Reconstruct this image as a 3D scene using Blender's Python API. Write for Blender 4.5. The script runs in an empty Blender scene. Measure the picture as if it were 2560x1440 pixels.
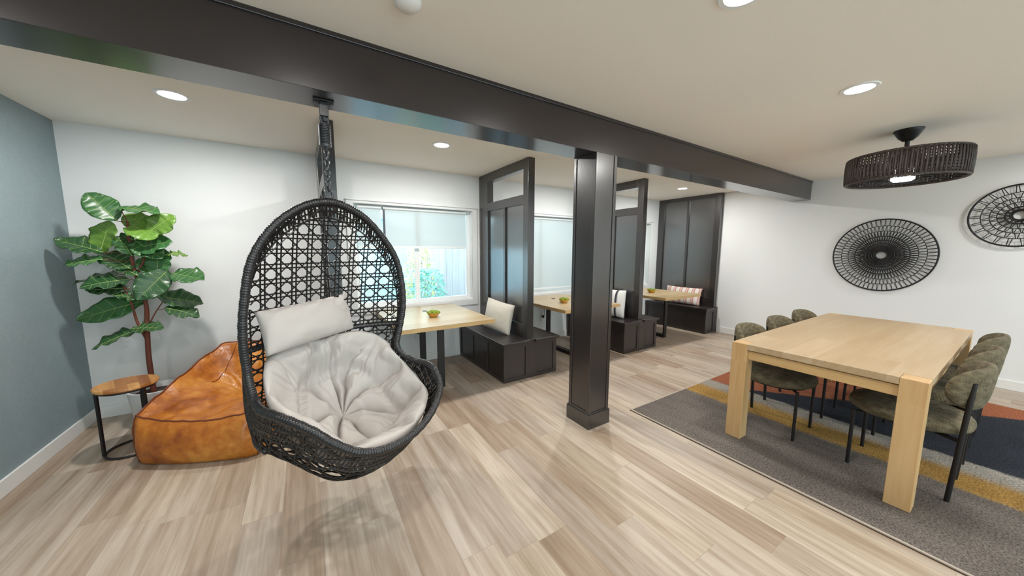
import bpy, bmesh, math, random
from mathutils import Vector, Matrix, noise
SC = bpy.context.scene
COL = SC.collection
PI = math.pi
random.seed(7)

# ---------------------------------------------------------------- camera
CZ = 1.45
cam_d = bpy.data.cameras.new('camera'); cam = bpy.data.objects.new('camera', cam_d); COL.objects.link(cam)
cam_d.sensor_width = 36.0; cam_d.lens = 11.5795; cam_d.clip_start = .05; cam_d.clip_end = 200
_r = Vector((0.84640435, -0.53253397, 0.00269189)); _u = Vector((0.05908644, 0.09893261, 0.99333838)); _f = Vector((0.52925275, 0.84060687, -0.11520253))
m = Matrix((_r, _u, -_f)).transposed().to_4x4(); m.translation = Vector((0, 0, CZ)); cam.matrix_world = m
SC.camera = cam

# ---------------------------------------------------------------- view, world
SC.view_settings.view_transform = 'Standard'; SC.view_settings.look = 'None'
SC.view_settings.gamma = 1.0; SC.view_settings.use_curve_mapping = False
SC.view_settings.exposure = 0.53
W = bpy.data.worlds.new('world'); SC.world = W; W.use_nodes = True
wb = W.node_tree.nodes['Background']; wb.inputs[1].default_value = 1.0
# overcast sky, brighter on the side the booth windows face (+y)
_t = W.node_tree.nodes.new('ShaderNodeTexCoord'); _s = W.node_tree.nodes.new('ShaderNodeSeparateXYZ'); _m = W.node_tree.nodes.new('ShaderNodeMapRange'); _c = W.node_tree.nodes.new('ShaderNodeVectorMath'); _c.operation = 'SCALE'
W.node_tree.links.new(_t.outputs['Generated'], _s.inputs[0]); W.node_tree.links.new(_s.outputs[1], _m.inputs[0])
_m.inputs[1].default_value = -.3; _m.inputs[2].default_value = .3; _m.inputs[3].default_value = 3.6; _m.inputs[4].default_value = 5.4
_c.inputs[0].default_value = (.77, .90, 1.0); W.node_tree.links.new(_m.outputs[0], _c.inputs[3]); W.node_tree.links.new(_c.outputs[0], wb.inputs[0])
CAN_W = 10.0         # watts of each recessed lamp on the near side of the beam
CAN_BACK = 18.0     # watts of those over the booths
CAN_COL = (1.0, .982, .952)

# ---------------------------------------------------------------- room numbers
XL, XR, YB, YF, ZC = -1.585, 6.205, 4.16, -4.2, 2.435

# ---------------------------------------------------------------- materials
def nmat(name, base=(.8, .8, .8), rough=.5, metal=0.0, spec=.5, bump=None, noise_col=None, emit=None, coat=0.0, sheen=0.0):
    """bump=(scale, strength), noise_col=(colour2, scale, stretch xyz, contrast)"""
    mt = bpy.data.materials.new(name); mt.use_nodes = True
    nt = mt.node_tree; b = nt.nodes['Principled BSDF']
    b.inputs['Base Color'].default_value = (*base, 1); b.inputs['Roughness'].default_value = rough
    b.inputs['Metallic'].default_value = metal; b.inputs['Specular IOR Level'].default_value = spec
    if coat: b.inputs['Coat Weight'].default_value = coat; b.inputs['Coat Roughness'].default_value = .15
    if sheen: b.inputs['Sheen Weight'].default_value = sheen
    if emit:
        b.inputs['Emission Color'].default_value = (*emit[0], 1); b.inputs['Emission Strength'].default_value = emit[1]
    tc = None
    if noise_col or bump: tc = nt.nodes.new('ShaderNodeTexCoord')
    if noise_col:
        c2, sc, st, con = noise_col
        mp = nt.nodes.new('ShaderNodeMapping'); mp.inputs['Scale'].default_value = st
        nt.links.new(tc.outputs['Object'], mp.inputs[0])
        n = nt.nodes.new('ShaderNodeTexNoise'); n.inputs['Scale'].default_value = sc; n.inputs['Detail'].default_value = 5
        nt.links.new(mp.outputs[0], n.inputs['Vector'])
        r = nt.nodes.new('ShaderNodeValToRGB'); r.color_ramp.elements[0].position = .5 - con; r.color_ramp.elements[1].position = .5 + con
        r.color_ramp.elements[0].color = (*base, 1); r.color_ramp.elements[1].color = (*c2, 1)
        nt.links.new(n.outputs['Fac'], r.inputs[0]); nt.links.new(r.outputs[0], b.inputs['Base Color'])
    if bump:
        n = nt.nodes.new('ShaderNodeTexNoise'); n.inputs['Scale'].default_value = bump[0]; n.inputs['Detail'].default_value = 3
        nt.links.new(tc.outputs['Object'], n.inputs['Vector'])
        bp = nt.nodes.new('ShaderNodeBump'); bp.inputs['Strength'].default_value = bump[1]; bp.inputs['Distance'].default_value = .01
        nt.links.new(n.outputs['Fac'], bp.inputs['Height']); nt.links.new(bp.outputs[0], b.inputs['Normal'])
    return mt

class NT:
    """tiny node helper"""
    def __init__(s, mt): s.nt = mt.node_tree; s.b = s.nt.nodes['Principled BSDF']
    def n(s, t, **kw):
        x = s.nt.nodes.new(t)
        for k, v in kw.items(): setattr(x, k, v)
        return x
    def l(s, a, b): s.nt.links.new(a, b)
    def m(s, op, a, b=None, c=None):
        x = s.nt.nodes.new('ShaderNodeMath'); x.operation = op
        for i, v in enumerate((a, b, c)):
            if v is None: continue
            if isinstance(v, (int, float)): x.inputs[i].default_value = v
            else: s.l(v, x.inputs[i])
        return x.outputs[0]
    def mix(s, f, a, b, blend='MIX'):
        x = s.nt.nodes.new('ShaderNodeMix'); x.data_type = 'RGBA'; x.blend_type = blend
        for k, v in ((0, f), (6, a), (7, b)):
            if isinstance(v, (int, float)): x.inputs[k].default_value = v
            elif isinstance(v, tuple): x.inputs[k].default_value = (*v, 1)
            else: s.l(v, x.inputs[k])
        return x.outputs[2]
    def noise(s, vec, scale, detail=4, rough=.55):
        x = s.nt.nodes.new('ShaderNodeTexNoise'); x.inputs['Scale'].default_value = scale
        x.inputs['Detail'].default_value = detail; x.inputs['Roughness'].default_value = rough
        s.l(vec, x.inputs['Vector']); return x.outputs['Fac']
    def ramp(s, f, els):
        x = s.nt.nodes.new('ShaderNodeValToRGB'); cr = x.color_ramp
        while len(cr.elements) < len(els): cr.elements.new(.5)
        for e, (p, c) in zip(cr.elements, els): e.position = p; e.color = (*c, 1)
        s.l(f, x.inputs[0]); return x.outputs[0]
    def comb(s, x, y, z):
        c = s.nt.nodes.new('ShaderNodeCombineXYZ')
        for i, v in enumerate((x, y, z)):
            if isinstance(v, (int, float)): c.inputs[i].default_value = v
            else: s.l(v, c.inputs[i])
        return c.outputs[0]

def plank_mat(name, along, pw, pl, tones, grain_dark, rough, seam=.0016, seam_col=(.2, .15, .1), gap=.7, grain=.75, lowmix=.5):
    """boards running along axis index `along` (0=x,1=y) of the object's own coordinates"""
    mt = nmat(name, rough=rough); t = NT(mt)
    tc = t.n('ShaderNodeTexCoord'); sp = t.n('ShaderNodeSeparateXYZ'); t.l(tc.outputs['Object'], sp.inputs[0])
    a = sp.outputs[along]; c = sp.outputs[1 - along]; z = sp.outputs[2]
    row = t.m('FLOOR', t.m('DIVIDE', c, pw))
    w1 = t.n('ShaderNodeTexWhiteNoise', noise_dimensions='1D'); t.l(row, w1.inputs['W'])
    ash = t.m('ADD', a, t.m('MULTIPLY', w1.outputs['Value'], pl * 3.7))
    colm = t.m('FLOOR', t.m('DIVIDE', ash, pl))
    w2 = t.n('ShaderNodeTexWhiteNoise', noise_dimensions='3D'); t.l(t.comb(row, colm, 3.3), w2.inputs['Vector'])
    idv = w2.outputs['Value']
    base = t.ramp(idv, tones)
    off = t.m('MULTIPLY', idv, 37.0)
    v1 = t.comb(t.m('MULTIPLY', c, 11.0), t.m('ADD', t.m('MULTIPLY', a, .75), off), t.m('MULTIPLY', z, 9.0))
    g1 = t.noise(v1, 1.6, 5, .6)
    v2 = t.comb(t.m('MULTIPLY', c, 75.0), t.m('ADD', t.m('MULTIPLY', a, 2.2), off), t.m('MULTIPLY', z, 60.0))
    g2 = t.noise(v2, 1.0, 3, .6)
    f1 = t.ramp(g1, [(.36, (0, 0, 0)), (.68, (1, 1, 1))])
    f2 = t.ramp(g2, [(.30, (0, 0, 0)), (.75, (1, 1, 1))])
    c1 = t.mix(t.m('MULTIPLY', f1, grain), base, t.mix(1.0, base, grain_dark, 'MULTIPLY'))
    c2 = t.mix(t.m('MULTIPLY', f2, lowmix), c1, t.mix(1.0, c1, grain_dark, 'MULTIPLY'))
    # seams
    fc = t.m('ABSOLUTE', t.m('SUBTRACT', t.m('FRACT', t.m('DIVIDE', c, pw)), .5))
    fa = t.m('ABSOLUTE', t.m('SUBTRACT', t.m('FRACT', t.m('DIVIDE', ash, pl)), .5))
    s1 = t.m('GREATER_THAN', fc, .5 - seam / pw); s2 = t.m('GREATER_THAN', fa, .5 - seam / pl)
    s = t.m('MULTIPLY', t.m('MAXIMUM', s1, s2), gap)
    col = t.mix(s, c2, seam_col)
    t.l(col, t.b.inputs['Base Color'])
    bp = t.n('ShaderNodeBump'); bp.inputs['Strength'].default_value = .08; bp.inputs['Distance'].default_value = .004
    t.l(g2, bp.inputs['Height']); t.l(bp.outputs[0], t.b.inputs['Normal'])
    return mt

M = {}
M['floor'] = plank_mat('floor_planks', 1, .182, 1.22,
    [(0.0, (.38, .285, .21)), (.3, (.53, .45, .365)), (.55, (.46, .39, .325)), (.8, (.60, .52, .43)), (1.0, (.49, .40, .305))],
    (.56, .48, .40), .42, seam=.0012, seam_col=(.22, .17, .13), gap=.5, grain=.85, lowmix=.38)
OAKT = [(0.0, (.46, .345, .21)), (.5, (.515, .395, .255)), (1.0, (.44, .32, .185))]
M['oak_top'] = plank_mat('oak_top', 0, .16, 2.6, OAKT, (.86, .78, .68), .38, gap=.35, seam_col=(.4, .26, .13))
M['oak_leg'] = plank_mat('oak_leg', 1, .5, 5.0, [(0, (.60, .40, .20)), (1, (.63, .43, .22))], (.84, .74, .6), .42, gap=0)
def vertical_grain(mt):      # swap y and z so that the grain runs up the leg
    nt = mt.node_tree
    tcn = [n for n in nt.nodes if n.type == 'TEX_COORD'][0]; sep = [n for n in nt.nodes if n.type == 'SEPXYZ'][0]
    mp = nt.nodes.new('ShaderNodeMapping'); mp.inputs['Rotation'].default_value = (PI / 2, 0, 0)
    nt.links.new(tcn.outputs['Object'], mp.inputs[0]); nt.links.new(mp.outputs[0], sep.inputs[0])
vertical_grain(M['oak_leg'])
M['oak_apron'] = nmat('oak_apron', (.58, .38, .17), .45, noise_col=((.50, .31, .13), 3, (2, 2, 30), .2))
M['booth_top'] = plank_mat('booth_top', 0, .13, 2.0, [(0, (.52, .40, .23)), (.5, (.58, .46, .29)), (1, (.50, .37, .20))], (.86, .78, .66), .33, gap=.3, seam_col=(.45, .3, .14))
M['booth_edge'] = nmat('booth_edge', (.60, .39, .17), .4)
M['wall'] = nmat('wall_paint', (.795, .80, .795), .75, bump=(120, .05))
M['ceil'] = nmat('ceiling_paint', (.90, .85, .775), .85, bump=(90, .05))
M['white'] = nmat('white_trim', (.80, .79, .77), .45)
M['winwhite'] = nmat('window_white', (.83, .85, .85), .4)
M['dark'] = nmat('espresso_paint', (.017, .013, .0125), .30, spec=.5, bump=(60, .03))
M['dark2'] = nmat('espresso_bench', (.020, .014, .0135), .36, spec=.5, bump=(60, .03))
for _k in ('dark', 'dark2'):
    _b = M[_k].node_tree.nodes['Principled BSDF']; _b.inputs['IOR'].default_value = 1.8 if _k == 'dark' else 1.7; _b.inputs['Coat Weight'].default_value = .4 if _k == 'dark' else .0; _b.inputs['Coat Roughness'].default_value = .22
M['panel'] = nmat('espresso_panel', (.016, .013, .013), .26)
_b = M['panel'].node_tree.nodes['Principled BSDF']; _b.inputs['IOR'].default_value = 2.5; _b.inputs['Coat Weight'].default_value = .5; _b.inputs['Coat Roughness'].default_value = .2
M['beam'] = nmat('espresso_beam', (.018, .012, .0125), .30, spec=.45, coat=.7)
M['black'] = nmat('black_metal', (.012, .010, .010), .45, spec=.4)
M['blackgloss'] = nmat('black_plastic', (.01, .01, .011), .3)
M['steel'] = nmat('grey_steel', (.07, .072, .078), .38, metal=.7)

def teal():
    mt = nmat('teal_wallcovering', rough=.7); t = NT(mt)
    tc = t.n('ShaderNodeTexCoord'); sp = t.n('ShaderNodeSeparateXYZ'); t.l(tc.outputs['Object'], sp.inputs[0])
    a = t.noise(t.comb(0, t.m('MULTIPLY', sp.outputs[1], 14.0), t.m('MULTIPLY', sp.outputs[2], 260.0)), 1.0, 3)
    b = t.noise(t.comb(4, t.m('MULTIPLY', sp.outputs[1], 260.0), t.m('MULTIPLY', sp.outputs[2], 14.0)), 1.0, 3)
    c = t.noise(tc.outputs['Object'], 2.2, 4)
    f = t.m('ADD', t.m('MULTIPLY', t.m('ADD', a, b), .38), t.m('MULTIPLY', c, .24))
    t.l(t.ramp(f, [(.3, (.20, .265, .285)), (.7, (.30, .37, .39))]), t.b.inputs['Base Color'])
    bp = t.n('ShaderNodeBump'); bp.inputs['Strength'].default_value = .12; bp.inputs['Distance'].default_value = .003
    t.l(t.m('ADD', a, b), bp.inputs['Height']); t.l(bp.outputs[0], t.b.inputs['Normal'])
    return mt
M['teal'] = teal()

def glass():
    mt = bpy.data.materials.new('window_glass'); mt.use_nodes = True; nt = mt.node_tree
    for n in list(nt.nodes):
        if n.type != 'OUTPUT_MATERIAL': nt.nodes.remove(n)
    o = [n for n in nt.nodes if n.type == 'OUTPUT_MATERIAL'][0]
    tr = nt.nodes.new('ShaderNodeBsdfTransparent'); tr.inputs[0].default_value = (.90, .97, .96, 1)
    gl = nt.nodes.new('ShaderNodeBsdfGlossy'); gl.inputs['Roughness'].default_value = .02
    fr = nt.nodes.new('ShaderNodeFresnel'); fr.inputs[0].default_value = 1.45
    mx = nt.nodes.new('ShaderNodeMixShader')
    nt.links.new(fr.outputs[0], mx.inputs[0]); nt.links.new(tr.outputs[0], mx.inputs[1]); nt.links.new(gl.outputs[0], mx.inputs[2])
    nt.links.new(mx.outputs[0], o.inputs[0]); return mt
M['glass'] = glass()

def shade_mat():
    mt = bpy.data.materials.new('roller_shade_cloth'); mt.use_nodes = True; nt = mt.node_tree
    for n in list(nt.nodes):
        if n.type != 'OUTPUT_MATERIAL': nt.nodes.remove(n)
    o = [n for n in nt.nodes if n.type == 'OUTPUT_MATERIAL'][0]
    d = nt.nodes.new('ShaderNodeBsdfDiffuse'); d.inputs[0].default_value = (.66, .72, .72, 1)
    tl = nt.nodes.new('ShaderNodeBsdfTranslucent'); tl.inputs[0].default_value = (.70, .78, .79, 1)
    mx = nt.nodes.new('ShaderNodeMixShader'); mx.inputs[0].default_value = .20
    nt.links.new(d.outputs[0], mx.inputs[1]); nt.links.new(tl.outputs[0], mx.inputs[2]); nt.links.new(mx.outputs[0], o.inputs[0])
    return mt
M['shade'] = shade_mat()
M['lens'] = nmat('lamp_lens', (.9, .9, .9), .5, emit=((1, .98, .94), 14.0))
M['fanlens'] = nmat('fan_lamp_lens', (.9, .9, .9), .5, emit=((.9, .98, 1.0), 6.0))

# ---------------------------------------------------------------- mesh builder
class MB:
    def __init__(s): s.v = []; s.f = []
    def add(s, vs, fs):
        o = len(s.v); s.v += [tuple(v) for v in vs]; s.f += [tuple(i + o for i in f) for f in fs]; return s
    def box(s, x0, x1, y0, y1, z0, z1):
        return s.add([(x0, y0, z0), (x1, y0, z0), (x1, y1, z0), (x0, y1, z0), (x0, y0, z1), (x1, y0, z1), (x1, y1, z1), (x0, y1, z1)],
                     [(0, 3, 2, 1), (4, 5, 6, 7), (0, 1, 5, 4), (1, 2, 6, 5), (2, 3, 7, 6), (3, 0, 4, 7)])
    def tube(s, pts, r, n=8, closed=False, cap=True):
        pts = [Vector(p) for p in pts]; N = len(pts)
        rr = r if isinstance(r, (list, tuple)) else [r] * N
        tang = []
        for i in range(N):
            a = pts[(i - 1) % N] if (closed or i > 0) else pts[i]; b = pts[(i + 1) % N] if (closed or i < N - 1) else pts[i]
            t = b - a
            tang.append(t.normalized() if t.length > 1e-9 else Vector((0, 0, 1)))
        up = Vector((0, 0, 1)) if abs(tang[0].z) < .9 else Vector((1, 0, 0))
        nrm = tang[0].cross(up).normalized(); vs = []
        for i in range(N):
            nrm = nrm - tang[i] * nrm.dot(tang[i])
            nrm = nrm.normalized() if nrm.length > 1e-6 else tang[i].orthogonal().normalized()
            bn = tang[i].cross(nrm)
            for k in range(n):
                a = 2 * PI * k / n
                vs.append(pts[i] + (nrm * math.cos(a) + bn * math.sin(a)) * rr[i])
        fs = []
        for i in range(N if closed else N - 1):
            j = (i + 1) % N
            for k in range(n): fs.append((i * n + k, i * n + (k + 1) % n, j * n + (k + 1) % n, j * n + k))
        if cap and not closed: fs.append(tuple(range(n))[::-1]); fs.append(tuple((N - 1) * n + k for k in range(n)))
        return s.add(vs, fs)
    def lathe(s, prof, n=32, c=(0, 0, 0), closed=False):
        vs = []; P = len(prof)
        for k in range(n):
            a = 2 * PI * k / n
            for r, z in prof: vs.append((c[0] + r * math.cos(a), c[1] + r * math.sin(a), c[2] + z))
        fs = []
        for k in range(n):
            j = (k + 1) % n
            for i in range(P if closed else P - 1):
                i2 = (i + 1) % P
                fs.append((k * P + i, j * P + i, j * P + i2, k * P + i2))
        if not closed:
            if prof[0][0] > 1e-6: fs.append(tuple(k * P for k in range(n))[::-1])
            if prof[-1][0] > 1e-6: fs.append(tuple(k * P + P - 1 for k in range(n)))
        return s.add(vs, fs)
    def grid(s, fn, nu, nv, cu=False, cv=False):
        vs = [fn(i / (nu if cu else nu - 1), j / (nv if cv else nv - 1)) for i in range(nu) for j in range(nv)]
        fs = []
        for i in range(nu if cu else nu - 1):
            for j in range(nv if cv else nv - 1):
                a = i * nv + j; b = ((i + 1) % nu) * nv + j; c = ((i + 1) % nu) * nv + (j + 1) % nv; d = i * nv + (j + 1) % nv
                fs.append((a, b, c, d))
        return s.add(vs, fs)
    def ball(s, c, r, n=12, sx=1, sy=1, sz=1):
        prof = [(max(r * math.sin(PI * i / n), 1e-5), -r * math.cos(PI * i / n)) for i in range(n + 1)]
        o = len(s.v); s.lathe(prof, n * 2)
        for i in range(o, len(s.v)):
            x, y, z = s.v[i]; s.v[i] = (c[0] + x * sx, c[1] + y * sy, c[2] + z * sz)
        return s

def obj(name, mb, mat, parent=None, smooth=False, bevel=0, sub=0, loc=None, weld=True):
    me = bpy.data.meshes.new(name); me.from_pydata([tuple(v) for v in mb.v], [], mb.f)
    bm = bmesh.new(); bm.from_mesh(me)
    if weld: bmesh.ops.remove_doubles(bm, verts=bm.verts, dist=1e-5)
    bmesh.ops.recalc_face_normals(bm, faces=bm.faces); bm.to_mesh(me); bm.free()
    me.materials.append(mat)
    if smooth:
        for p in me.polygons: p.use_smooth = True
        if smooth == 'auto': me.set_sharp_from_angle(angle=math.radians(40))
    o = bpy.data.objects.new(name, me); COL.objects.link(o)
    if parent is not None: o.parent = parent
    if loc is not None: o.location = loc
    if bevel:
        b = o.modifiers.new('bevel', 'BEVEL'); b.width = bevel; b.segments = 2; b.limit_method = 'ANGLE'
    if sub:
        b = o.modifiers.new('sub', 'SUBSURF'); b.levels = sub; b.render_levels = sub
    return o
def tag(o, label, cat, group=None, kind=None):
    o['label'] = label; o['category'] = cat
    if group: o['group'] = group
    if kind: o['kind'] = kind
    return o
def thing(name, label, cat, loc=(0, 0, 0), rz=0, group=None):
    o = bpy.data.objects.new(name, None); COL.objects.link(o); o.empty_display_size = .1
    o.location = loc; o.rotation_euler = (0, 0, rz)
    return tag(o, label, cat, group)
def struct(name, mb=None, mat=None, loc=(0, 0, 0), **kw):
    if mb is None:
        o = bpy.data.objects.new(name, None); COL.objects.link(o); o.location = loc
    else: o = obj(name, mb, mat, **kw)
    o['kind'] = 'structure'; return o
def dup(root, loc, rz=None, label=None, group=None):
    r = root.copy(); COL.objects.link(r); r.location = loc
    if rz is not None: r.rotation_euler = (0, 0, rz)
    if label: r['label'] = label
    if group: r['group'] = group
    for ch in list(root.children):
        c = ch.copy(); COL.objects.link(c); c.parent = r
        for g in list(ch.children):
            d = g.copy(); COL.objects.link(d); d.parent = c
            for h in list(g.children):
                e = h.copy(); COL.objects.link(e); e.parent = d
    return r
def cat_spline(pts, per=8, closed=False):
    pts = [Vector(p) for p in pts]; N = len(pts); out = []
    for i in range(N if closed else N - 1):
        if closed: p0, p1, p2, p3 = pts[(i - 1) % N], pts[i], pts[(i + 1) % N], pts[(i + 2) % N]
        else: p0, p1, p2, p3 = pts[max(i - 1, 0)], pts[i], pts[i + 1], pts[min(i + 2, N - 1)]
        for k in range(per):
            t = k / per
            out.append(.5 * ((2 * p1) + (p2 - p0) * t + (2 * p0 - 5 * p1 + 4 * p2 - p3) * t * t + (3 * p1 - p0 - 3 * p2 + p3) * t ** 3))
    if not closed: out.append(pts[-1])
    return out
def fbm(p, o=3):
    v = 0; a = 1
    for _ in range(o): v += a * noise.noise(p); p = p * 2.03; a *= .5
    return v
def lamp(parent, loc, power, size, color, spread=160):
    d = bpy.data.lights.new('lamp_light', 'AREA'); d.shape = 'DISK'; d.size = size; d.energy = power; d.color = color
    d.spread = math.radians(spread)
    o = bpy.data.objects.new('lamp_light', d); COL.objects.link(o); o.parent = parent; o.location = loc; return o

# ================================================================= ROOM SHELL
struct('floor', MB().box(XL - .1, XR + .1, YF - .1, YB + .02, -.1, 0), M['floor'])
struct('ceiling', MB().box(XL - .15, XR + .15, YF - .1, YB + .15, ZC, ZC + .12), M['ceil'])
struct('wall_left', MB().box(XL - .12, XL, YF, YB, 0, ZC), M['teal'])
struct('wall_right', MB().box(XR, XR + .12, YF, YB, 0, ZC), M['wall'])
WX = [(.50, 1.97), (2.45, 3.92), (4.40, 5.87)]; WZ0, WZ1 = .765, 1.97
bw = MB(); xs = [XL - .12] + [v for w in WX for v in w] + [XR + .12]
for i in range(0, len(xs), 2): bw.box(xs[i], xs[i + 1], YB, YB + .14, 0, ZC)
for a, b in WX: bw.box(a, b, YB, YB + .14, 0, WZ0); bw.box(a, b, YB, YB + .14, WZ1, ZC)
struct('wall_back', bw, M['wall'])
# unseen wall behind the camera; two wide openings added to brighten the room
FW = [(-1.3, 2.2), (2.4, 5.9)]; fwb = MB(); xs = [XL - .12] + [v for w in FW for v in w] + [XR + .12]
for i in range(0, len(xs), 2): fwb.box(xs[i], xs[i + 1], YF - .12, YF, 0, ZC)
for a, b in FW: fwb.box(a, b, YF - .12, YF, 0, .1); fwb.box(a, b, YF - .12, YF, 2.25, ZC)
struct('wall_front', fwb, M['wall'])
# baseboards
def bb(name, x0, x1, y0, y1):
    struct(name, MB().box(x0, x1, y0, y1, 0, .10), M['white'], bevel=.003)
bb('baseboard_left', XL, XL + .014, YF, YB - .014)
bb('baseboard_right', XR - .014, XR, YF, 2.95)
bb('baseboard_back', XL + .014, XR - .36, YB - .014, YB)
# windows of the back wall
for i, (a, b) in enumerate(WX):
    w = struct('window_%d' % (i + 1), loc=((a + b) / 2, YB, WZ0))
    hw = (b - a) / 2; h = WZ1 - WZ0
    c = MB(); cw = .075
    c.box(-hw - cw, -hw, -.016, 0, -cw, h + .03); c.box(hw, hw + cw, -.016, 0, -cw, h + .03)
    c.box(-hw, hw, -.016, 0, h, h + .03); c.box(-hw, hw, -.016, 0, -cw, 0)
    c.box(-hw - cw, hw + cw, -.030, 0, h + .03, h + .045)
    obj('casing', c, M['wall'], w, bevel=.003)
    f = MB(); y0, y1 = .085, .135; fw = .045
    f.box(-hw, -hw + fw, y0, y1, 0, h); f.box(hw - fw, hw, y0, y1, 0, h); f.box(-hw + fw, hw - fw, y0, y1, h - fw, h); f.box(-hw + fw, hw - fw, y0, y1, 0, fw)
    f.box(-.03, .03, y0 + .01, y1 - .01, fw, h - fw)
    fo = obj('window_frame', f, M['winwhite'], w, bevel=.003)
    obj('window_sill', MB().box(-hw, hw, -.0, .085, -.001, .012), M['white'], w)
    g = MB().box(-hw + fw, hw - fw, .108, .112, fw, h - fw)
    obj('glass', g, M['glass'], w)
    obj('mullion', MB().box(-hw + .325, -hw + .35, .050, .060, .50, h - .03), M['steel'], w)
# glass of the unseen front openings added for daylight
for i, (a, b) in enumerate(FW):
    w = struct('window_%d' % (i + 4), loc=((a + b) / 2, YF - .06, .1)); hw = (b - a) / 2
    f = MB(); f.box(-hw, -hw + .05, -.03, .03, 0, 2.15); f.box(hw - .05, hw, -.03, .03, 0, 2.15); f.box(-hw, hw, -.03, .03, 0, .05); f.box(-hw, hw, -.03, .03, 2.1, 2.15); f.box(-.03, .03, -.03, .03, .05, 2.1)
    obj('window_frame', f, M['winwhite'], w); obj('glass', MB().box(-hw + .05, hw - .05, -.003, .003, .05, 2.1), M['glass'], w)
# roller shades
def shade(x0, x1, zb, label, nm='roller_shade'):
    s = thing(nm, label, 'window shade', ((x0 + x1) / 2, YB + .055, WZ1 - .045), 0, None)
    hw = (x1 - x0) / 2
    def cl(u, v):
        z = -v * (WZ1 - .045 - zb)
        return ((u * 2 - 1) * hw, .004 * math.sin(u * 9 + v * 3) * v * .3, z)
    obj('shade_cloth', MB().grid(cl, 12, 12), M['shade'], s, smooth=True)
    obj('roller', MB().tube([(-hw, .0, .018), (hw, 0, .018)], .02, 12), M['winwhite'], s, smooth='auto')
    zz = zb - (WZ1 - .045)
    obj('hem_bar', MB().box(-hw, hw, -.006, .008, zz - .012, zz + .014), M['winwhite'], s, bevel=.002)
    return s
shade(.83, 1.90, 1.475, 'wide pale roller shade half lowered in the window behind the nearest booth table')
shade(.545, .805, 1.475, 'narrow roller shade in the left window, behind the egg chair')
shade(2.50, 3.87, .83, 'pale blue roller shade fully lowered between the two free-standing booth dividers')
shade(4.45, 5.82, .83, 'pale roller shade fully lowered in the furthest window, seen past the second divider')

# ================================================================= OUTSIDE
M['lawn'] = nmat('pale_paving', (.40, .50, .55), .9, noise_col=((.34, .44, .50), 2, (1, 1, 1), .2))
M['fenceboard'] = nmat('fence_boards', (.52, .46, .46), .8, noise_col=((.40, .38, .40), 6, (8, 8, .3), .2))
M['siding'] = nmat('blue_grey_siding', (.42, .52, .58), .8)
M['shrub_y'] = nmat('yellow_leaf', (.62, .66, .30), .6)
M['shrub_g'] = nmat('blue_green_leaf', (.20, .46, .38), .6)
M['planter'] = nmat('planter_blue', (.24, .36, .42), .7)
struct('ground', MB().box(-6, 14, YB + .14, 14, -.15, -.05), M['lawn'])
fn = thing('board_fence', 'tall pale board fence seen through the left window, behind the shrubs', 'fence', (3.0, 7.2, -.05))
fb = MB(); x = -.7
while x < 6: fb.box(x, x + .146, 0, .02, .05, 2.9 + .02 * math.sin(x * 9)); x += .15
obj('board', fb, M['fenceboard'], fn)
rl = MB(); rl.box(-.7, 6, .02, .06, .5, .6); rl.box(-.7, 6, .02, .06, 2.3, 2.4); obj('rail', rl, M['fenceboard'], fn)
tag(obj('garden_shed', MB().box(-1.2, 1.5, 0, 2, 0, 2.1).box(-1.3, 1.6, -.1, 2.1, 2.1, 2.2), M['siding'], loc=(.6, 7.1, -.05)), 'pale blue-grey building seen low through the left window', 'building')
tag(obj('garden_planter', MB().box(-.35, .35, -.2, .2, 0, .6), M['planter'], loc=(2.75, 5.9, -.05), bevel=.01), 'blue-grey planter box outside at the right edge of the left window', 'planter')
def shrub(name, loc, r, h, mat, label, n=900):
    rnd = random.Random(hash(label) % 1000 if False else int(r * 1000) + int(h * 77)); mb = MB()
    for _ in range(n):
        a = rnd.uniform(0, 2 * PI); z = rnd.uniform(.05, 1); rad = r * math.sqrt(max(.05, 1 - (2 * z - 1) ** 2 * .8)) * rnd.uniform(.6, 1.05)
        c = Vector((rad * math.cos(a), rad * math.sin(a), z * h)); d = Vector((rnd.gauss(0, 1), rnd.gauss(0, 1), rnd.gauss(0, .6))).normalized(); e = d.orthogonal().normalized()
        L = .05; mb.add([c - d * L, c + e * L * .4, c + d * L, c - e * L * .4], [(0, 1, 2, 3)])
    t = thing(name, label, 'shrub', loc)
    obj('foliage', mb, mat, t, weld=False)
    st = MB()
    for k in range(6):
        a = k * 1.05; st.tube([(0, 0, 0), (r * .4 * math.cos(a), r * .4 * math.sin(a), h * .5), (r * .7 * math.cos(a), r * .7 * math.sin(a), h * .85)], .012, 5)
    obj('stem', st, M['fenceboard'], t); return t
shrub('shrub', (1.95, 6.0, -.05), .33, 1.15, M['shrub_g'], 'blue-green leafy shrub outside the left window, in front of the yellow one')
shrub('shrub', (1.98, 6.66, -.05), .32, 1.60, M['shrub_y'], 'yellow-green shrub outside the left window, rising above the blue-green one')

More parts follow.
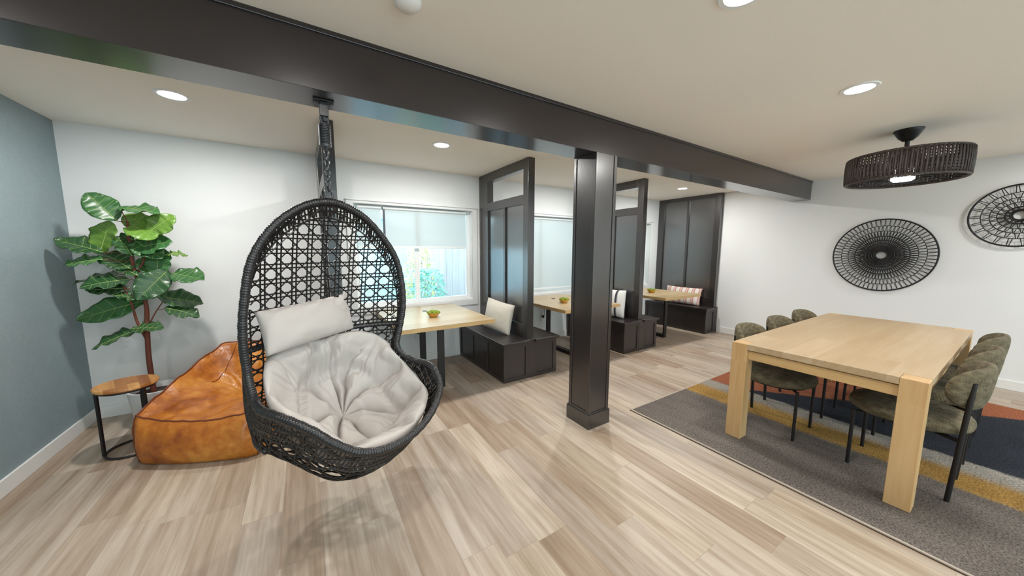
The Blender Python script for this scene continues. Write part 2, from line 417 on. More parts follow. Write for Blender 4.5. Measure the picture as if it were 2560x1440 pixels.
# ================================================================= BEAM AND COLUMN
def panel_face(mb, axis, s, a0, a1, z0, z1, d=.008, st=.03, n=1, rail=.04):
    """raised shaker frame on a face. axis 'x': face plane x=s running along y a0..a1; axis 'y': plane y=s along x. d signed outward depth"""
    def bx(p0, p1, q0, q1):
        lo, hi = min(s, s + d), max(s, s + d)
        if axis == 'x': mb.box(lo, hi, p0, p1, q0, q1)
        else: mb.box(p0, p1, lo, hi, q0, q1)
    bx(a0, a1, z0, z0 + rail); bx(a0, a1, z1 - rail, z1)
    w = (a1 - a0)
    for k in range(n + 1):
        c = a0 + w * k / n
        p0 = a0 if k == 0 else (a1 - st if k == n else c - st / 2)
        bx(p0, p0 + st, z0 + rail, z1 - rail)
BY0, BY1, BZ = 1.818, 2.045, 2.172
bt = thing('ceiling_beam', 'long dark brown boxed beam crossing the room under the ceiling', 'beam', (0, 0, BZ))
obj('beam_casing', MB().box(XL, XR, BY0, BY1, 0, ZC - BZ), M['beam'], bt, bevel=.002)
obj('top_moulding', MB().box(XL, XR, BY0 - .010, BY0, ZC - BZ - .022, ZC - BZ).box(XL, XR, BY1, BY1 + .010, ZC - BZ - .022, ZC - BZ), M['beam'], bt, bevel=.002)
CX0, CX1, CY0, CY1 = 1.878, 2.092, 1.812, 2.045
ct = thing('support_column', 'square dark brown column standing under the beam, with low plinth', 'column', ((CX0 + CX1) / 2, (CY0 + CY1) / 2, 0))
hx, hy = (CX1 - CX0) / 2, (CY1 - CY0) / 2
obj('shaft', MB().box(-hx, hx, -hy, hy, 0, BZ), M['dark'], ct, bevel=.0015)
tr = MB()
for sx in (-1, 1):
    panel_face(tr, 'x', sx * hx, -hy, hy, .13, BZ, d=sx * .006, st=.026, rail=.012)
tr.box(-hx - .006, -hx + .020, -hy - .006, -hy, .13, BZ - .001); tr.box(hx - .024, hx + .006, -hy - .006, -hy, .13, BZ - .001)
obj('corner_trim', tr, M['dark'], ct, bevel=.0015)
obj('plinth', MB().box(-hx - .016, hx + .016, -hy - .016, hy + .016, 0, .122).box(-hx - .010, hx + .010, -hy - .010, hy + .010, .122, .132), M['dark'], ct, bevel=.003)

# ================================================================= BOOTHS
DY0, DY1 = 2.985, YB - .002
def divider(x, label, opening=True, th=.085):
    t = thing('booth_divider', label, 'room divider', (x, 0, 0), 0, 'dark panelled dividers between the booths')
    h = th / 2; zt = ZC - .003; f = MB()
    z1, z2, z3, z4 = .47, 1.955, 2.055, 2.325
    f.box(-h, h, DY0, DY0 + .095, 0, zt)                                   # front post
    f.box(-h, h, DY1 - .24 if opening else DY1 - .12, DY1, 0.0, zt)         # wall post
    yb = DY1 - .24 if opening else DY1 - .12
    f.box(-h, h, DY0 + .095, yb, z4 if opening else zt - .07, zt)
    if opening: f.box(-h, h, DY0 + .095, yb, z2, z3)
    f.box(-h, h, DY0 + .095, yb, .44, .60)
    obj('frame', f, M['dark'], t, bevel=.002)
    core = .018; zp = z2 if opening else zt - .07
    obj('panel', MB().box(-core, core, DY0 + .095, (DY0 + .095 + yb) / 2 - .02, .60, zp), M['panel'], t)
    obj('panel', MB().box(-core, core, (DY0 + .095 + yb) / 2 + .02, yb, .60, zp), M['panel'], t)
    obj('stile', MB().box(-.038, .038, (DY0 + .095 + yb) / 2 - .02, (DY0 + .095 + yb) / 2 + .02, .60, zp), M['dark'], t, bevel=.002)
    return t
DX = [.208, 2.125, 4.075]
divider(DX[0], 'dark divider seen edge-on directly behind the hanging egg chair', th=.086)
divider(DX[1], 'dark panelled divider beside the window, behind the cream cushion, left of the square column')
divider(DX[2], 'dark panelled divider just right of the square column')
dw = divider(XR - .045, 'dark double-panel divider fixed flat against the white end wall', opening=False, th=.085)
def bench(name, x, sides, label, w=.355):
    t = thing('booth_bench', label, 'bench', (x, 0, 0), 0, 'dark built-in booth benches')
    y0, y1 = 2.96, YB - .016; g = .044; zt = .42
    for s in sides:
        a, b = (g, w) if s > 0 else (-w, -g)
        c = MB().box(a, b, y0 + .008, y1, 0, zt)
        base = obj('bench_base', c, M['dark2'], t)
        tr = MB()
        panel_face(tr, 'y', y0 + .008, a, b, 0, zt - .004, d=-.010, st=.035, rail=.04)
        panel_face(tr, 'x', b if s > 0 else a, y0 - .002, y1, 0, zt - .004, d=s * .010, st=.04, rail=.045, n=3)
        obj('panel_frame', tr, M['dark2'], base, bevel=.0015)
        oa, ob = (g, w + .035) if s > 0 else (-w - .035, -g)
        sm = MB().box(oa, ob, y0 - .03, y1, zt, zt + .026)
        obj('seat_top', sm, M['dark2'], t, bevel=.004)
        cv = MB().box(a if s > 0 else a - .015, b + .015 if s > 0 else b, y0 - .012, y1, zt - .018, zt)
        obj('cove_moulding', cv, M['dark2'], t, bevel=.006)
    # stile closing the end under the divider post
    obj('end_stile', MB().box(-g, g, y0 - .004, DY0 - .001, 0, zt + .026), M['dark2'], t, bevel=.0015)
    return t
bench('b', DX[0], (1,), 'dark bench mostly hidden behind the egg chair')
bench('b', DX[1], (-1, 1), 'dark double bench with the cream cushion on it, left of the square column')
bench('b', DX[2], (-1, 1), 'dark double bench directly right of the square column')
bench('b', XR - .045, (-1,), 'dark bench against the end wall under the pink striped cushion', w=.325)
# booth tables
def booth_table(label):
    t = thing('booth_table', label, 'table', (0, 0, 0), 0, 'pale wood booth tables under the windows')
    y0, y1, z = -.60, .575, .735; hw = .485
    obj('tabletop', MB().box(-hw, hw, y0, y1, z - .004, z), M['booth_top'], t)
    obj('top_edge', MB().box(-hw, hw, y0, y1, z - .04, z - .004), M['booth_edge'], t)
    a, b = -.30, .33; w = .036
    for y in (a, b): obj('leg', MB().box(-w, w, y - .012, y + .012, .05, z - .052), M['black'], t, bevel=.002)
    obj('floor_bar', MB().box(-w, w, a - .012, b + .012, 0, .05), M['black'], t, bevel=.002)
    obj('top_plate', MB().box(-.06, .06, a - .08, b + .08, z - .052, z - .041), M['black'], t)
    gm = MB().lathe([(.0001, .0), (.028, .0), (.030, .003), (.022, .006), (.0001, .006)], 20, (.0, .22, z)); obj('cable_grommet', gm, M['steel'], t, smooth='auto')
    return t
TX = [1.16, 3.075, 5.03]
t0 = booth_table('pale wood booth table nearest the egg chair, under the half-shaded window'); t0.location = (TX[0], 3.54, 0)
dup(t0, (TX[1], 3.52, 0), label='pale wood booth table behind the square column, second from the egg chair')
dup(t0, (TX[2], 3.50, 0), label='pale wood booth table furthest from the camera, beside the pink striped cushion')
# bowls of greenery
M['bowl'] = nmat('amber_bowl', (.62, .30, .04), .3, coat=.4); M['moss'] = nmat('moss_green', (.30, .36, .03), .8, noise_col=((.13, .22, .02), 60, (1, 1, 1), .2))
def bowl(label):
    t = thing('plant_bowl', label, 'bowl', (0, 0, 0), 0, 'amber bowls of greenery on the booth tables')
    obj('dish', MB().lathe([(.0001, 0), (.038, 0), (.060, .028), (.070, .050), (.064, .050), (.053, .028), (.033, .008), (.0001, .008)], 28), M['bowl'], t, smooth='auto')
    rnd = random.Random(3); mb = MB()
    for k in range(40):
        a = rnd.uniform(0, 2 * PI); r = .062 * math.sqrt(rnd.random()); mb.ball((r * math.cos(a), r * math.sin(a), .048 + .016 * (1 - r / .062)), rnd.uniform(.012, .018), 5, 1, 1, .9)
    obj('greenery', mb, M['moss'], t, smooth=True); return t
b0 = bowl('amber bowl of greenery on the booth table nearest the egg chair'); b0.location = (1.135, 3.38, .7355)
dup(b0, (2.965, 3.38, .7355), label='amber bowl of greenery on the table seen just left of the square column')
dup(b0, (4.94, 3.42, .7355), label='amber bowl of greenery on the booth table furthest away')
# wall outlets
def outlet(x, label, cord):
    t = thing('wall_outlet', label, 'outlet', (x, YB - .004, .37))
    obj('plate', MB().box(-.036, .036, -.004, .004, -.058, .058), M['white'], t, bevel=.003)
    obj('plug', MB().box(-.018, .018, -.032, -.004, .004, .034), M['blackgloss'], t, bevel=.003)
    if cord: obj('cord', MB().tube(cat_spline([(0, -.03, .02), (.0, -.05, .0), (.01, -.045, .12), (-.02, -.03, .25), (-.02, -.03, .355)], 6), .004, 6), M['blackgloss'], t, smooth=True)
outlet(1.19, 'white wall outlet with black plug below the nearest booth table', False)
outlet(3.19, 'white wall outlet with a black cord below the second booth table', True)

# ================================================================= CUSHIONS
def stripes(name, cols, freq, axis=0, rough=.9):
    mt = nmat(name, rough=rough, bump=(300, .2)); t = NT(mt)
    tc = t.n('ShaderNodeTexCoord'); sp = t.n('ShaderNodeSeparateXYZ'); t.l(tc.outputs['Object'], sp.inputs[0])
    f = t.m('FRACT', t.m('MULTIPLY', sp.outputs[axis], freq))
    n = len(cols); x = t.n('ShaderNodeValToRGB'); cr = x.color_ramp; cr.interpolation = 'CONSTANT'
    while len(cr.elements) < n: cr.elements.new(.5)
    for e, (p, c) in zip(cr.elements, cols): e.position = p; e.color = (*c, 1)
    t.l(f, x.inputs[0]); t.l(x.outputs[0], t.b.inputs['Base Color']); return mt
M['cream'] = nmat('cream_boucle', (.78, .72, .62), .95, bump=(160, .8), noise_col=((.70, .63, .53), 60, (1, 1, 1), .25))
M['bwstripe'] = stripes('black_white_stripe', [(0, (.75, .73, .70)), (.45, (.75, .73, .7)), (.5, (.05, .05, .06)), (.72, (.55, .55, .55)), (.8, (.75, .73, .7))], 7)
M['pink'] = stripes('pink_stripe', [(0, (.80, .72, .66)), (.5, (.58, .30, .25)), (.62, (.74, .52, .46)), (.8, (.58, .30, .25))], 9)
def pillow_mesh(w, h, d, n=22, seed=0, wr=.006, pw=2.6, conc=.05):
    mb = MB(); vs = []; fs = []
    for side in (1, -1):
        for i in range(n + 1):
            for j in range(n + 1):
                u = -1 + 2 * i / n; v = -1 + 2 * j / n
                # edge pulls inward between the corners
                x = u * w / 2 * (1 - conc * (1 - v * v)); z = v * h / 2 * (1 - conc * (1 - u * u))
                pr = (max(0, 1 - abs(u) ** pw) * max(0, 1 - abs(v) ** pw)) ** .55
                y = side * d / 2 * pr
                e = 1 if 0 < i < n and 0 < j < n else 0
                y += e * wr * fbm(Vector((x * 9 + seed, z * 9, side * 3 + seed))) * pr
                vs.append((x, y, z))
    N = (n + 1) ** 2
    for s in range(2):
        for i in range(n):
            for j in range(n):
                a = s * N + i * (n + 1) + j; fs.append((a, a + n + 1, a + n + 2, a + 1))
    return mb.add(vs, fs)
def cushion(name, loc, rot, w, h, d, mat, label, cat='cushion', seed=0):
    o = obj(name, pillow_mesh(w, h, d, seed=seed), mat, smooth=True, loc=loc); o.rotation_euler = rot
    return tag(o, label, cat)
R = math.radians
cushion('throw_pillow', (DX[1] - .165, 3.42, .647), (R(-6), R(8), R(-72)), .44, .38, .15, M['cream'], 'cream boucle square cushion leaning on the divider at the nearest booth', seed=1)
cushion('throw_pillow', (DX[2] - .17, 3.36, .656), (R(-6), R(0), R(-80)), .46, .42, .14, M['bwstripe'], 'black and white striped cushion peeking out right of the square column', seed=5)
cushion('throw_pillow', (XR - .045 - .15, 3.50, .608), (R(-14), R(1), R(-84)), .66, .32, .13, M['pink'], 'pink and white striped lumbar cushion on the bench by the end wall', seed=9)

# ================================================================= RECESSED LIGHTS
def can(x, y, label, first=[None]):
    if first[0] is None:
        t = thing('recessed_light', label, 'ceiling light', (x, y, ZC), 0, 'round recessed lights in the ceiling')
        obj('trim_ring', MB().lathe([(.066, -.001), (.068, -.006), (.086, -.005), (.090, 0)], 40, closed=False), M['winwhite'], t, smooth='auto')
        obj('lens', MB().lathe([(.0001, -.004), (.066, -.004), (.066, -.0005), (.0001, -.0005)], 32), M['lens'], t, smooth='auto')
        lamp(t, (0, 0, -.012), CAN_W, .12, CAN_COL, 180)
        first[0] = t; return t
    return dup(first[0], (x, y, ZC), label=label)
def can_back(x, y, label):
    t = can(x, y, label)
    for c in t.children:
        if c.type == 'LIGHT': c.data = BACK_LAMP
    return t
BACK_LAMP = bpy.data.lights.new('booth_lamp_light', 'AREA'); BACK_LAMP.shape = 'DISK'; BACK_LAMP.size = .12; BACK_LAMP.energy = CAN_BACK; BACK_LAMP.color = CAN_COL
can(2.93, .68, 'round recessed light in front of the ceiling fan, over the table end')
can_back(-.657, 3.07, 'round recessed light over the bean bag corner, left of the egg chair chain')
can_back(1.166, 3.11, 'round recessed light over the booth table nearest the egg chair')
can_back(3.30, 3.12, 'round recessed light over the middle booth, hidden behind the beam')
can_back(5.20, 3.14, 'round recessed light over the furthest booth, beyond the beam')
can(1.49, .70, 'round recessed light at the top edge of the photo')
for x, y in ((.05, .70), (-1.30, .70), (1.49, -1.5), (2.93, -1.5), (4.6, -1.5), (.05, -2.8), (1.49, -3.2), (3.4, -3.2), (5.2, -3.0), (5.6, -.6)):  # first two continue the front row; the others are unseen lamps added for fill
    can(x, y, 'unseen round recessed light in the ceiling, out of view, giving fill light')
sd = thing('smoke_detector', 'small white detector at the top edge of the photo, above the beam', 'smoke detector', (.41, 1.44, ZC))
obj('housing', MB().lathe([(.0001, -.032), (.035, -.030), (.052, -.016), (.055, 0)], 28), M['white'], sd, smooth='auto')

# ================================================================= CEILING FAN LAMP
M['wicker'] = nmat('dark_rattan', (.030, .020, .018), .55, bump=(90, .5), noise_col=((.075, .055, .048), 70, (1, 1, .25), .2))
fx, fy = 4.262, .665
ft = thing('caged_ceiling_fan', 'dark drum-shaped wicker fan with a light, hanging from the ceiling', 'ceiling fan', (fx, fy, ZC))
obj('canopy', MB().lathe([(.0001, -.088), (.030, -.086), (.055, -.062), (.078, -.020), (.086, -.008), (.086, -.0005)], 36), M['black'], ft, smooth='auto')
obj('downrod', MB().tube([(0, 0, -.086), (0, 0, -.19)], .014, 14), M['black'], ft, smooth='auto')
obj('motor_housing', MB().lathe([(.0001, -.16), (.022, -.162), (.03, -.185), (.075, -.200), (.095, -.235), (.095, -.315), (.0001, -.318)], 32), M['black'], ft, smooth='auto')
Rf = .335; z0, z1 = -.405, -.205
dm = MB(); N = 165
for k in range(N):       # woven upright splints
    a = 2 * PI * k / N; r = Rf + .006 * (1 if k % 2 else -1)
    pts = [(r * math.cos(a) * (1 + .012 * math.sin(PI * q / 4)), r * math.sin(a) * (1 + .012 * math.sin(PI * q / 4)), z0 + (z1 - z0) * q / 4) for q in range(5)]
    dm.tube(pts, .0072, 5)
for q in range(9):
    z = z0 + (z1 - z0) * (q + .5) / 9
    dm.tube([((Rf) * math.cos(2 * PI * k / 75), (Rf) * math.sin(2 * PI * k / 75), z + .006 * math.sin(k * PI * .66 + q)) for k in range(75)], .0045, 5, closed=True)
obj('woven_band', dm, M['wicker'], ft, smooth=True)
rg = MB()
for z in (z0, z1):
    rg.tube([(Rf * math.cos(2 * PI * k / 90), Rf * math.sin(2 * PI * k / 90), z) for k in range(90)], .010, 8, closed=True)
obj('band_rim', rg, M['wicker'], ft, smooth=True)
gr = MB()
for k in range(24):
    a = 2 * PI * k / 24; gr.tube([(.10 * math.cos(a), .10 * math.sin(a), z0 + .02), (Rf * math.cos(a), Rf * math.sin(a), z0 + .005)], .003, 5)
for r in (.16, .22, .28): gr.tube([(r * math.cos(2 * PI * k / 48), r * math.sin(2 * PI * k / 48), z0 + .012) for k in range(48)], .003, 5, closed=True)
obj('bottom_grille', gr, M['black'], ft)
for k in range(5):
    a = 2 * PI * k / 5
    c, s = math.cos(a), math.sin(a)
    vs = []
    for rr, tw in ((.09, .03), (.20, .045), (.30, .04)):
        for q in (-1, 1): vs.append((c * rr - s * q * tw, s * rr + c * q * tw, -.29 + q * .012))
    mb = MB().add(vs, [(0, 2, 3, 1), (2, 4, 5, 3)])
    bo = obj('fan_blade', mb, M['black'], ft); sm = bo.modifiers.new('solid', 'SOLIDIFY'); sm.thickness = .005
obj('light_lens', MB().lathe([(.0001, z0 - .004), (.055, z0 - .002), (.068, z0 + .010), (.068, -.318), (.0001, -.318)], 36), M['fanlens'], ft, smooth='auto')
lamp(ft, (0, 0, z0 - .012), 3.5, .11, (.95, .98, 1.0), 170)

# ================================================================= WALL ART
def ring(mb, R_, r, x, n=96, k=6): mb.tube([(x, R_ * math.cos(2 * PI * i / n), R_ * math.sin(2 * PI * i / n)) for i in range(n)], r, k, closed=True)
w1 = thing('woven_wall_disc', 'large round black woven wall art with dense dark centre, left of the other disc', 'wall art', (XR - .025, 1.055, 1.395))
mb = MB(); ring(mb, .447, .0085, 0, 120); obj('outer_ring', mb, M['black'], w1, smooth=True)
mb = MB(); radii = [.365, .300, .235, .185, .145, .110, .085, .068, .056, .048]
for r in radii: ring(mb, r, .0035 if r > .25 else .0058, -.002 * (.45 - r) * 10, 90, 5)
obj('inner_rings', mb, M['black'], w1, smooth=True)
mb = MB(); NS = 64; full = [.447] + radii
for j in range(len(full) - 1):
    n = NS
    for k in range(n):
        a = 2 * PI * (k + (.5 if j % 2 else 0)) / n; da = PI / n * (.45 if j else .3)
        for sg in (-1, 1):
            x0, x1 = -.002 * (.45 - full[j]) * 10, -.002 * (.45 - full[j + 1]) * 10
            mb.tube([(x0, full[j] * math.cos(a + sg * da * .2), full[j] * math.sin(a + sg * da * .2)), (x1, full[j + 1] * math.cos(a + sg * da), full[j + 1] * math.sin(a + sg * da))], .0026 if j < 2 else .0034, 4, cap=False)
obj('spokes', mb, M['black'], w1)
w2 = thing('woven_wall_disc', 'open-woven round black wall art cut by the right edge of the photo', 'wall art', (XR - .025, .135, 1.812))
mb = MB(); ring(mb, .312, .008, 0, 100); obj('outer_ring', mb, M['black'], w2, smooth=True)
mb = MB()
for r in (.235, .180, .135, .085, .058, .045): ring(mb, r, .004 if r > .1 else .007, 0, 80, 5)
obj('inner_rings', mb, M['black'], w2, smooth=True)
mb = MB(); rr = [.312, .235, .18, .135, .085, .058]
for j in range(5):
    n = [22, 22, 22, 18, 14][j]
    for k in range(n):
        a = 2 * PI * (k + .5 * (j % 2)) / n
        for sg in (-1, 1):
            b = a + sg * PI / n * (.55 if j else .35)
            mb.tube([(0, rr[j] * math.cos(a + sg * .02), rr[j] * math.sin(a + sg * .02)), (0, rr[j + 1] * math.cos(b), rr[j + 1] * math.sin(b))], .0032, 4, cap=False)
obj('spokes', mb, M['black'], w2)

# ================================================================= RUG
def rug_mat():
    mt = nmat('striped_rug', rough=.95, spec=.1); t = NT(mt)
    tc = t.n('ShaderNodeTexCoord'); sp = t.n('ShaderNodeSeparateXYZ'); t.l(tc.outputs['Object'], sp.inputs[0])
    X, Y = sp.outputs[0], sp.outputs[1]
    nz = t.noise(t.comb(t.m('MULTIPLY', X, 40.0), t.m('MULTIPLY', Y, 10.0), 0), 1.0, 4, .7)
    d = t.m('MULTIPLY', t.m('SUBTRACT', nz, .5), .10)
    xn = t.m('ADD', X, d)
    sw = t.noise(t.comb(t.m('MULTIPLY', X, 3.0), t.m('MULTIPLY', Y, .9), 0), 1.2, 3, .5)
    grey = t.ramp(sw, [(.35, (.115, .101, .092)), (.65, (.185, .165, .150))])
    fine = t.noise(tc.outputs['Object'], 95, 3, .9)
    fr = t.ramp(fine, [(.38, (.30, .30, .30)), (.60, (1.45, 1.38, 1.32))])
    def step(th, w=.01):
        mr = t.n('ShaderNodeMapRange'); t.l(xn, mr.inputs[0]); mr.inputs[1].default_value = th - w; mr.inputs[2].default_value = th + w; return mr.outputs[0]
    gold = t.ramp(sw, [(.35, (.28, .16, .045)), (.65, (.42, .26, .08))])
    c = t.mix(step(3.30, .02), grey, gold)
    c = t.mix(step(3.57, .05), c, (.33, .31, .28))
    c = t.mix(step(3.78, .015), c, (.030, .035, .047))
    dg = t.m('ADD', t.m('ADD', X, t.m('MULTIPLY', Y, .85)), t.m('MULTIPLY', d, .6))
    mr = t.n('ShaderNodeMapRange'); t.l(dg, mr.inputs[0]); mr.inputs[1].default_value = 5.06; mr.inputs[2].default_value = 5.10
    rm = t.m('MULTIPLY', mr.outputs[0], step(3.78, .015))
    c = t.mix(rm, c, (.32, .115, .06))
    c = t.mix(.85, c, t.mix(1.0, c, fr, 'MULTIPLY'))
    t.l(c, t.b.inputs['Base Color'])
    bp = t.n('ShaderNodeBump'); bp.inputs['Strength'].default_value = .8; bp.inputs['Distance'].default_value = .006
    t.l(fine, bp.inputs['Height']); t.l(bp.outputs[0], t.b.inputs['Normal']); return mt
M['rug'] = rug_mat(); M['binding'] = nmat('rug_binding', (.40, .34, .28), .9); M['rugback'] = nmat('rug_backing', (.06, .035, .02), .9)
rx0, rx1, ry0, ry1 = 2.434, 5.47, -2.2, 1.84
rt = thing('area_rug', 'large rug striped grey, mustard, navy and rust under the oak dining table', 'rug', (0, 0, 0))
obj('pile', MB().box(rx0 + .014, rx1 - .014, ry0 + .014, ry1 - .014, .0035, .0105), M['rug'], rt)
bd = MB(); bd.box(rx0, rx0 + .014, ry0, ry1, .0045, .0105); bd.box(rx1 - .014, rx1, ry0, ry1, .0045, .0105); bd.box(rx0 + .014, rx1 - .014, ry1 - .014, ry1, .0045, .0105); bd.box(rx0 + .014, rx1 - .014, ry0, ry0 + .014, .0045, .0105)
obj('binding', bd, M['binding'], rt)
obj('backing', MB().box(rx0 - .004, rx1 + .002, ry0, ry1 + .001, 0, .0035), M['rugback'], rt)
RZ = .0106

# ================================================================= DINING TABLE
tx0, tx1, ty0, ty1, tz = 2.745, 4.96, .235, 1.185, .757
dt = thing('dining_table', 'long pale oak dining table with thick square legs standing on the rug', 'table', ((tx0 + tx1) / 2, (ty0 + ty1) / 2, RZ))
hx, hy = (tx1 - tx0) / 2, (ty1 - ty0) / 2; L = .105; zt = tz - RZ
top = MB()
top.box(-hx + L, hx - L, -hy, hy, zt - .04, zt); top.box(-hx, -hx + L, -hy + L, hy - L, zt - .04, zt); top.box(hx - L, hx, -hy + L, hy - L, zt - .04, zt)
obj('tabletop', top, M['oak_top'], dt, weld=False)
for sx in (-1, 1):
    for sy in (-1, 1):
        x0 = -hx if sx < 0 else hx - L; y0 = -hy if sy < 0 else hy - L
        obj('leg', MB().box(x0 + .0006, x0 + L - .0006, y0 + .0006, y0 + L - .0006, 0, zt - .0004), M['oak_leg'], dt, bevel=.003)
ap = MB(); ai = .018
ap.box(-hx + ai, -hx + ai + .025, -hy + L, hy - L, zt - .115, zt - .052); ap.box(hx - ai - .025, hx - ai, -hy + L, hy - L, zt - .115, zt - .052)
ap.box(-hx + L, hx - L, -hy + ai, -hy + ai + .025, zt - .115, zt - .052); ap.box(-hx + L, hx - L, hy - ai - .025, hy - ai, zt - .115, zt - .052)
ap.box(-hx + ai + .006, -hx + ai + .025, -hy + L, hy - L, zt - .052, zt - .04); ap.box(-hx + L, hx - L, -hy + ai + .006, -hy + ai + .025, zt - .052, zt - .04); ap.box(-hx + L, hx - L, hy - ai - .025, hy - ai - .006, zt - .052, zt - .04)
obj('apron', ap, M['oak_apron'], dt, bevel=.002, weld=False)

# ================================================================= DINING CHAIRS
M['olive'] = nmat('olive_velvet', (.080, .062, .032), .95, sheen=.03, bump=(130, .9), noise_col=((.190, .155, .090), 26, (1, 1, 1.6), .2))
def dining_chair(label):
    """front (table side) is +y; legs at y -.21 (rear) and +.21 (front)"""
    t = thing('dining_chair', label, 'chair', (0, 0, 0), 0, 'olive upholstered chairs around the oak table')
    # seat: thick rounded puck
    def seat(u, v):
        a = 2 * PI * u; ph = -PI / 2 + PI * v
        ex = .42
        cr = math.copysign(abs(math.cos(ph)) ** ex, math.cos(ph)); sz = math.copysign(abs(math.sin(ph)) ** .75, math.sin(ph))
        ca, sa = math.cos(a), math.sin(a)
        e = .9; x = .255 * math.copysign(abs(ca) ** e, ca) * cr; y = .262 * math.copysign(abs(sa) ** e, sa) * cr
        return (x, y + .0, .425 + .048 * sz + .004 * fbm(Vector((x * 8, y * 8, 1))))
    obj('seat', MB().grid(seat, 48, 20, cu=True), M['olive'], t, smooth=True)
    def back(u, v):
        # u 0..1 closed section loop, v 0..1 along the arc
        a = R(-57 + 114 * v); hgt = .128 * math.sqrt(max(0.0, 1 - (abs(2 * v - 1)) ** 3.2)) ; hgt = max(hgt, .002)
        th = .028 * min(1, math.sqrt(max(0.0, 1 - abs(2 * v - 1) ** 6)) + .05)
        c = 2 * PI * u; dz = hgt * math.copysign(abs(math.sin(c)) ** .7, math.sin(c)); dr = th * math.copysign(abs(math.cos(c)) ** .8, math.cos(c))
        rr = .268 + dr + .10 * dz
        return (rr * math.sin(a), -rr * math.cos(a) * 1.0 + .0, .672 + dz)
    obj('backrest', MB().grid(back, 24, 44, cu=True), M['olive'], t, smooth=True)
    for s in (-1, 1):
        obj('leg', MB().tube([(s * .178, .205, 0), (s * .178, .205, .385)], .0105, 12), M['black'], t, smooth='auto')
    for s in (-1, 1):
        obj('leg', MB().tube([(s * .178, -.21, 0), (s * .178, -.238, .72)], .0115, 12), M['black'], t, smooth='auto')
    obj('seat_ring', MB().tube([(.17 * math.cos(2 * PI * k / 40), .20 * math.sin(2 * PI * k / 40), .374) for k in range(40)], .009, 8, closed=True), M['black'], t, smooth='auto')
    for s in (-1, 1):
        obj('seat_bracket', MB().tube([(s * .178, -.222, .372), (s * .12, -.12, .374)], .012, 8), M['black'], t, smooth='auto')
        obj('seat_bracket', MB().tube([(s * .178, .205, .374), (s * .10, .15, .374)], .009, 8), M['black'], t, smooth='auto')
    return t
CXs = [3.245, 3.885, 4.525]
c0 = dining_chair('olive upholstered chair nearest the camera on the right side of the oak table'); c0.location = (CXs[0], .352, RZ)
dup(c0, (CXs[1], .348, RZ), label='middle olive chair on the right side of the oak table')
dup(c0, (CXs[2], .345, RZ), label='furthest olive chair on the right side of the oak table')
dup(c0, (CXs[0], 1.062, RZ), PI, 'olive chair nearest the square column, on the left side of the oak table')
dup(c0, (CXs[1], 1.066, RZ), PI, 'middle olive chair on the left side of the oak table')
dup(c0, (CXs[2], 1.07, RZ), PI, 'furthest olive chair on the left side of the oak table')

# ================================================================= SIDE TABLE
M['acacia'] = plank_mat('acacia_top', 1, .055, .3, [(0, (.33, .13, .035)), (.35, (.60, .30, .09)), (.7, (.70, .42, .16)), (1, (.48, .22, .06))], (.7, .55, .4), .35, gap=.2)
st_ = thing('side_table', 'small round side table with acacia top and black frame beside the bean bag', 'side table', (-1.128, 3.385, 0), R(20))
obj('tabletop', MB().lathe([(.0001, .475), (.156, .475), (.161, .480), (.161, .493), (.157, .498), (.0001, .498)], 48), M['acacia'], st_, smooth='auto')
fr = MB(); fr.tube([(.142 * math.cos(2 * PI * k / 48), .142 * math.sin(2 * PI * k / 48), .467) for k in range(48)], .008, 8, closed=True); obj('top_ring', fr, M['black'], st_, smooth=True)
fr = MB(); fr.tube([(.142 * math.cos(2 * PI * k / 48), .142 * math.sin(2 * PI * k / 48), .008) for k in range(48)], .008, 8, closed=True); obj('base_ring', fr, M['black'], st_, smooth=True)
for a in (180, 300, 60):
    c, s = math.cos(R(a)), math.sin(R(a)); w = .011
    obj('leg', MB().tube([(.142 * c, .142 * s, .008), (.142 * c, .142 * s, .467)], .0105, 4), M['black'], st_)

# ================================================================= BEAN BAG
def leather():
    mt = nmat('cognac_leather', rough=.36, spec=.5); t = NT(mt)
    tc = t.n('ShaderNodeTexCoord')
    a = t.noise(tc.outputs['Object'], 3.2, 5, .6); b = t.noise(tc.outputs['Object'], 16, 4, .6)
    f = t.m('ADD', t.m('MULTIPLY', a, .7), t.m('MULTIPLY', b, .3))
    t.l(t.ramp(f, [(.38, (.25, .058, .005)), (.5, (.44, .135, .012)), (.62, (.62, .26, .045))]), t.b.inputs['Base Color'])
    w = t.noise(tc.outputs['Object'], 7, 6, .65)
    bp = t.n('ShaderNodeBump'); bp.inputs['Strength'].default_value = .35; bp.inputs['Distance'].default_value = .03
    t.l(w, bp.inputs['Height']); t.l(bp.outputs[0], t.b.inputs['Normal']); t.b.inputs['Coat Weight'].default_value = .15; return mt
M['leather'] = leather(); M['seam'] = nmat('leather_seam', (.16, .035, .01), .5)
bgt = thing('bean_bag_chair', 'cognac leather bean bag lounger on the floor between the side table and egg chair', 'bean bag', (-.692, 2.975, 0), R(-25.5))
def lerpt(tab, x):
    for i in range(len(tab) - 1):
        if x <= tab[i + 1][0]:
            a, b = tab[i], tab[i + 1]; q = (x - a[0]) / (b[0] - a[0]); q = q * q * (3 - 2 * q) * .5 + q * .5
            return a[1] + (b[1] - a[1]) * q
    return tab[-1][1]
BD = .82
def bb_w(v): return lerpt([(0, .378), (.3, .40), (.6, .39), (1, .33)], v)
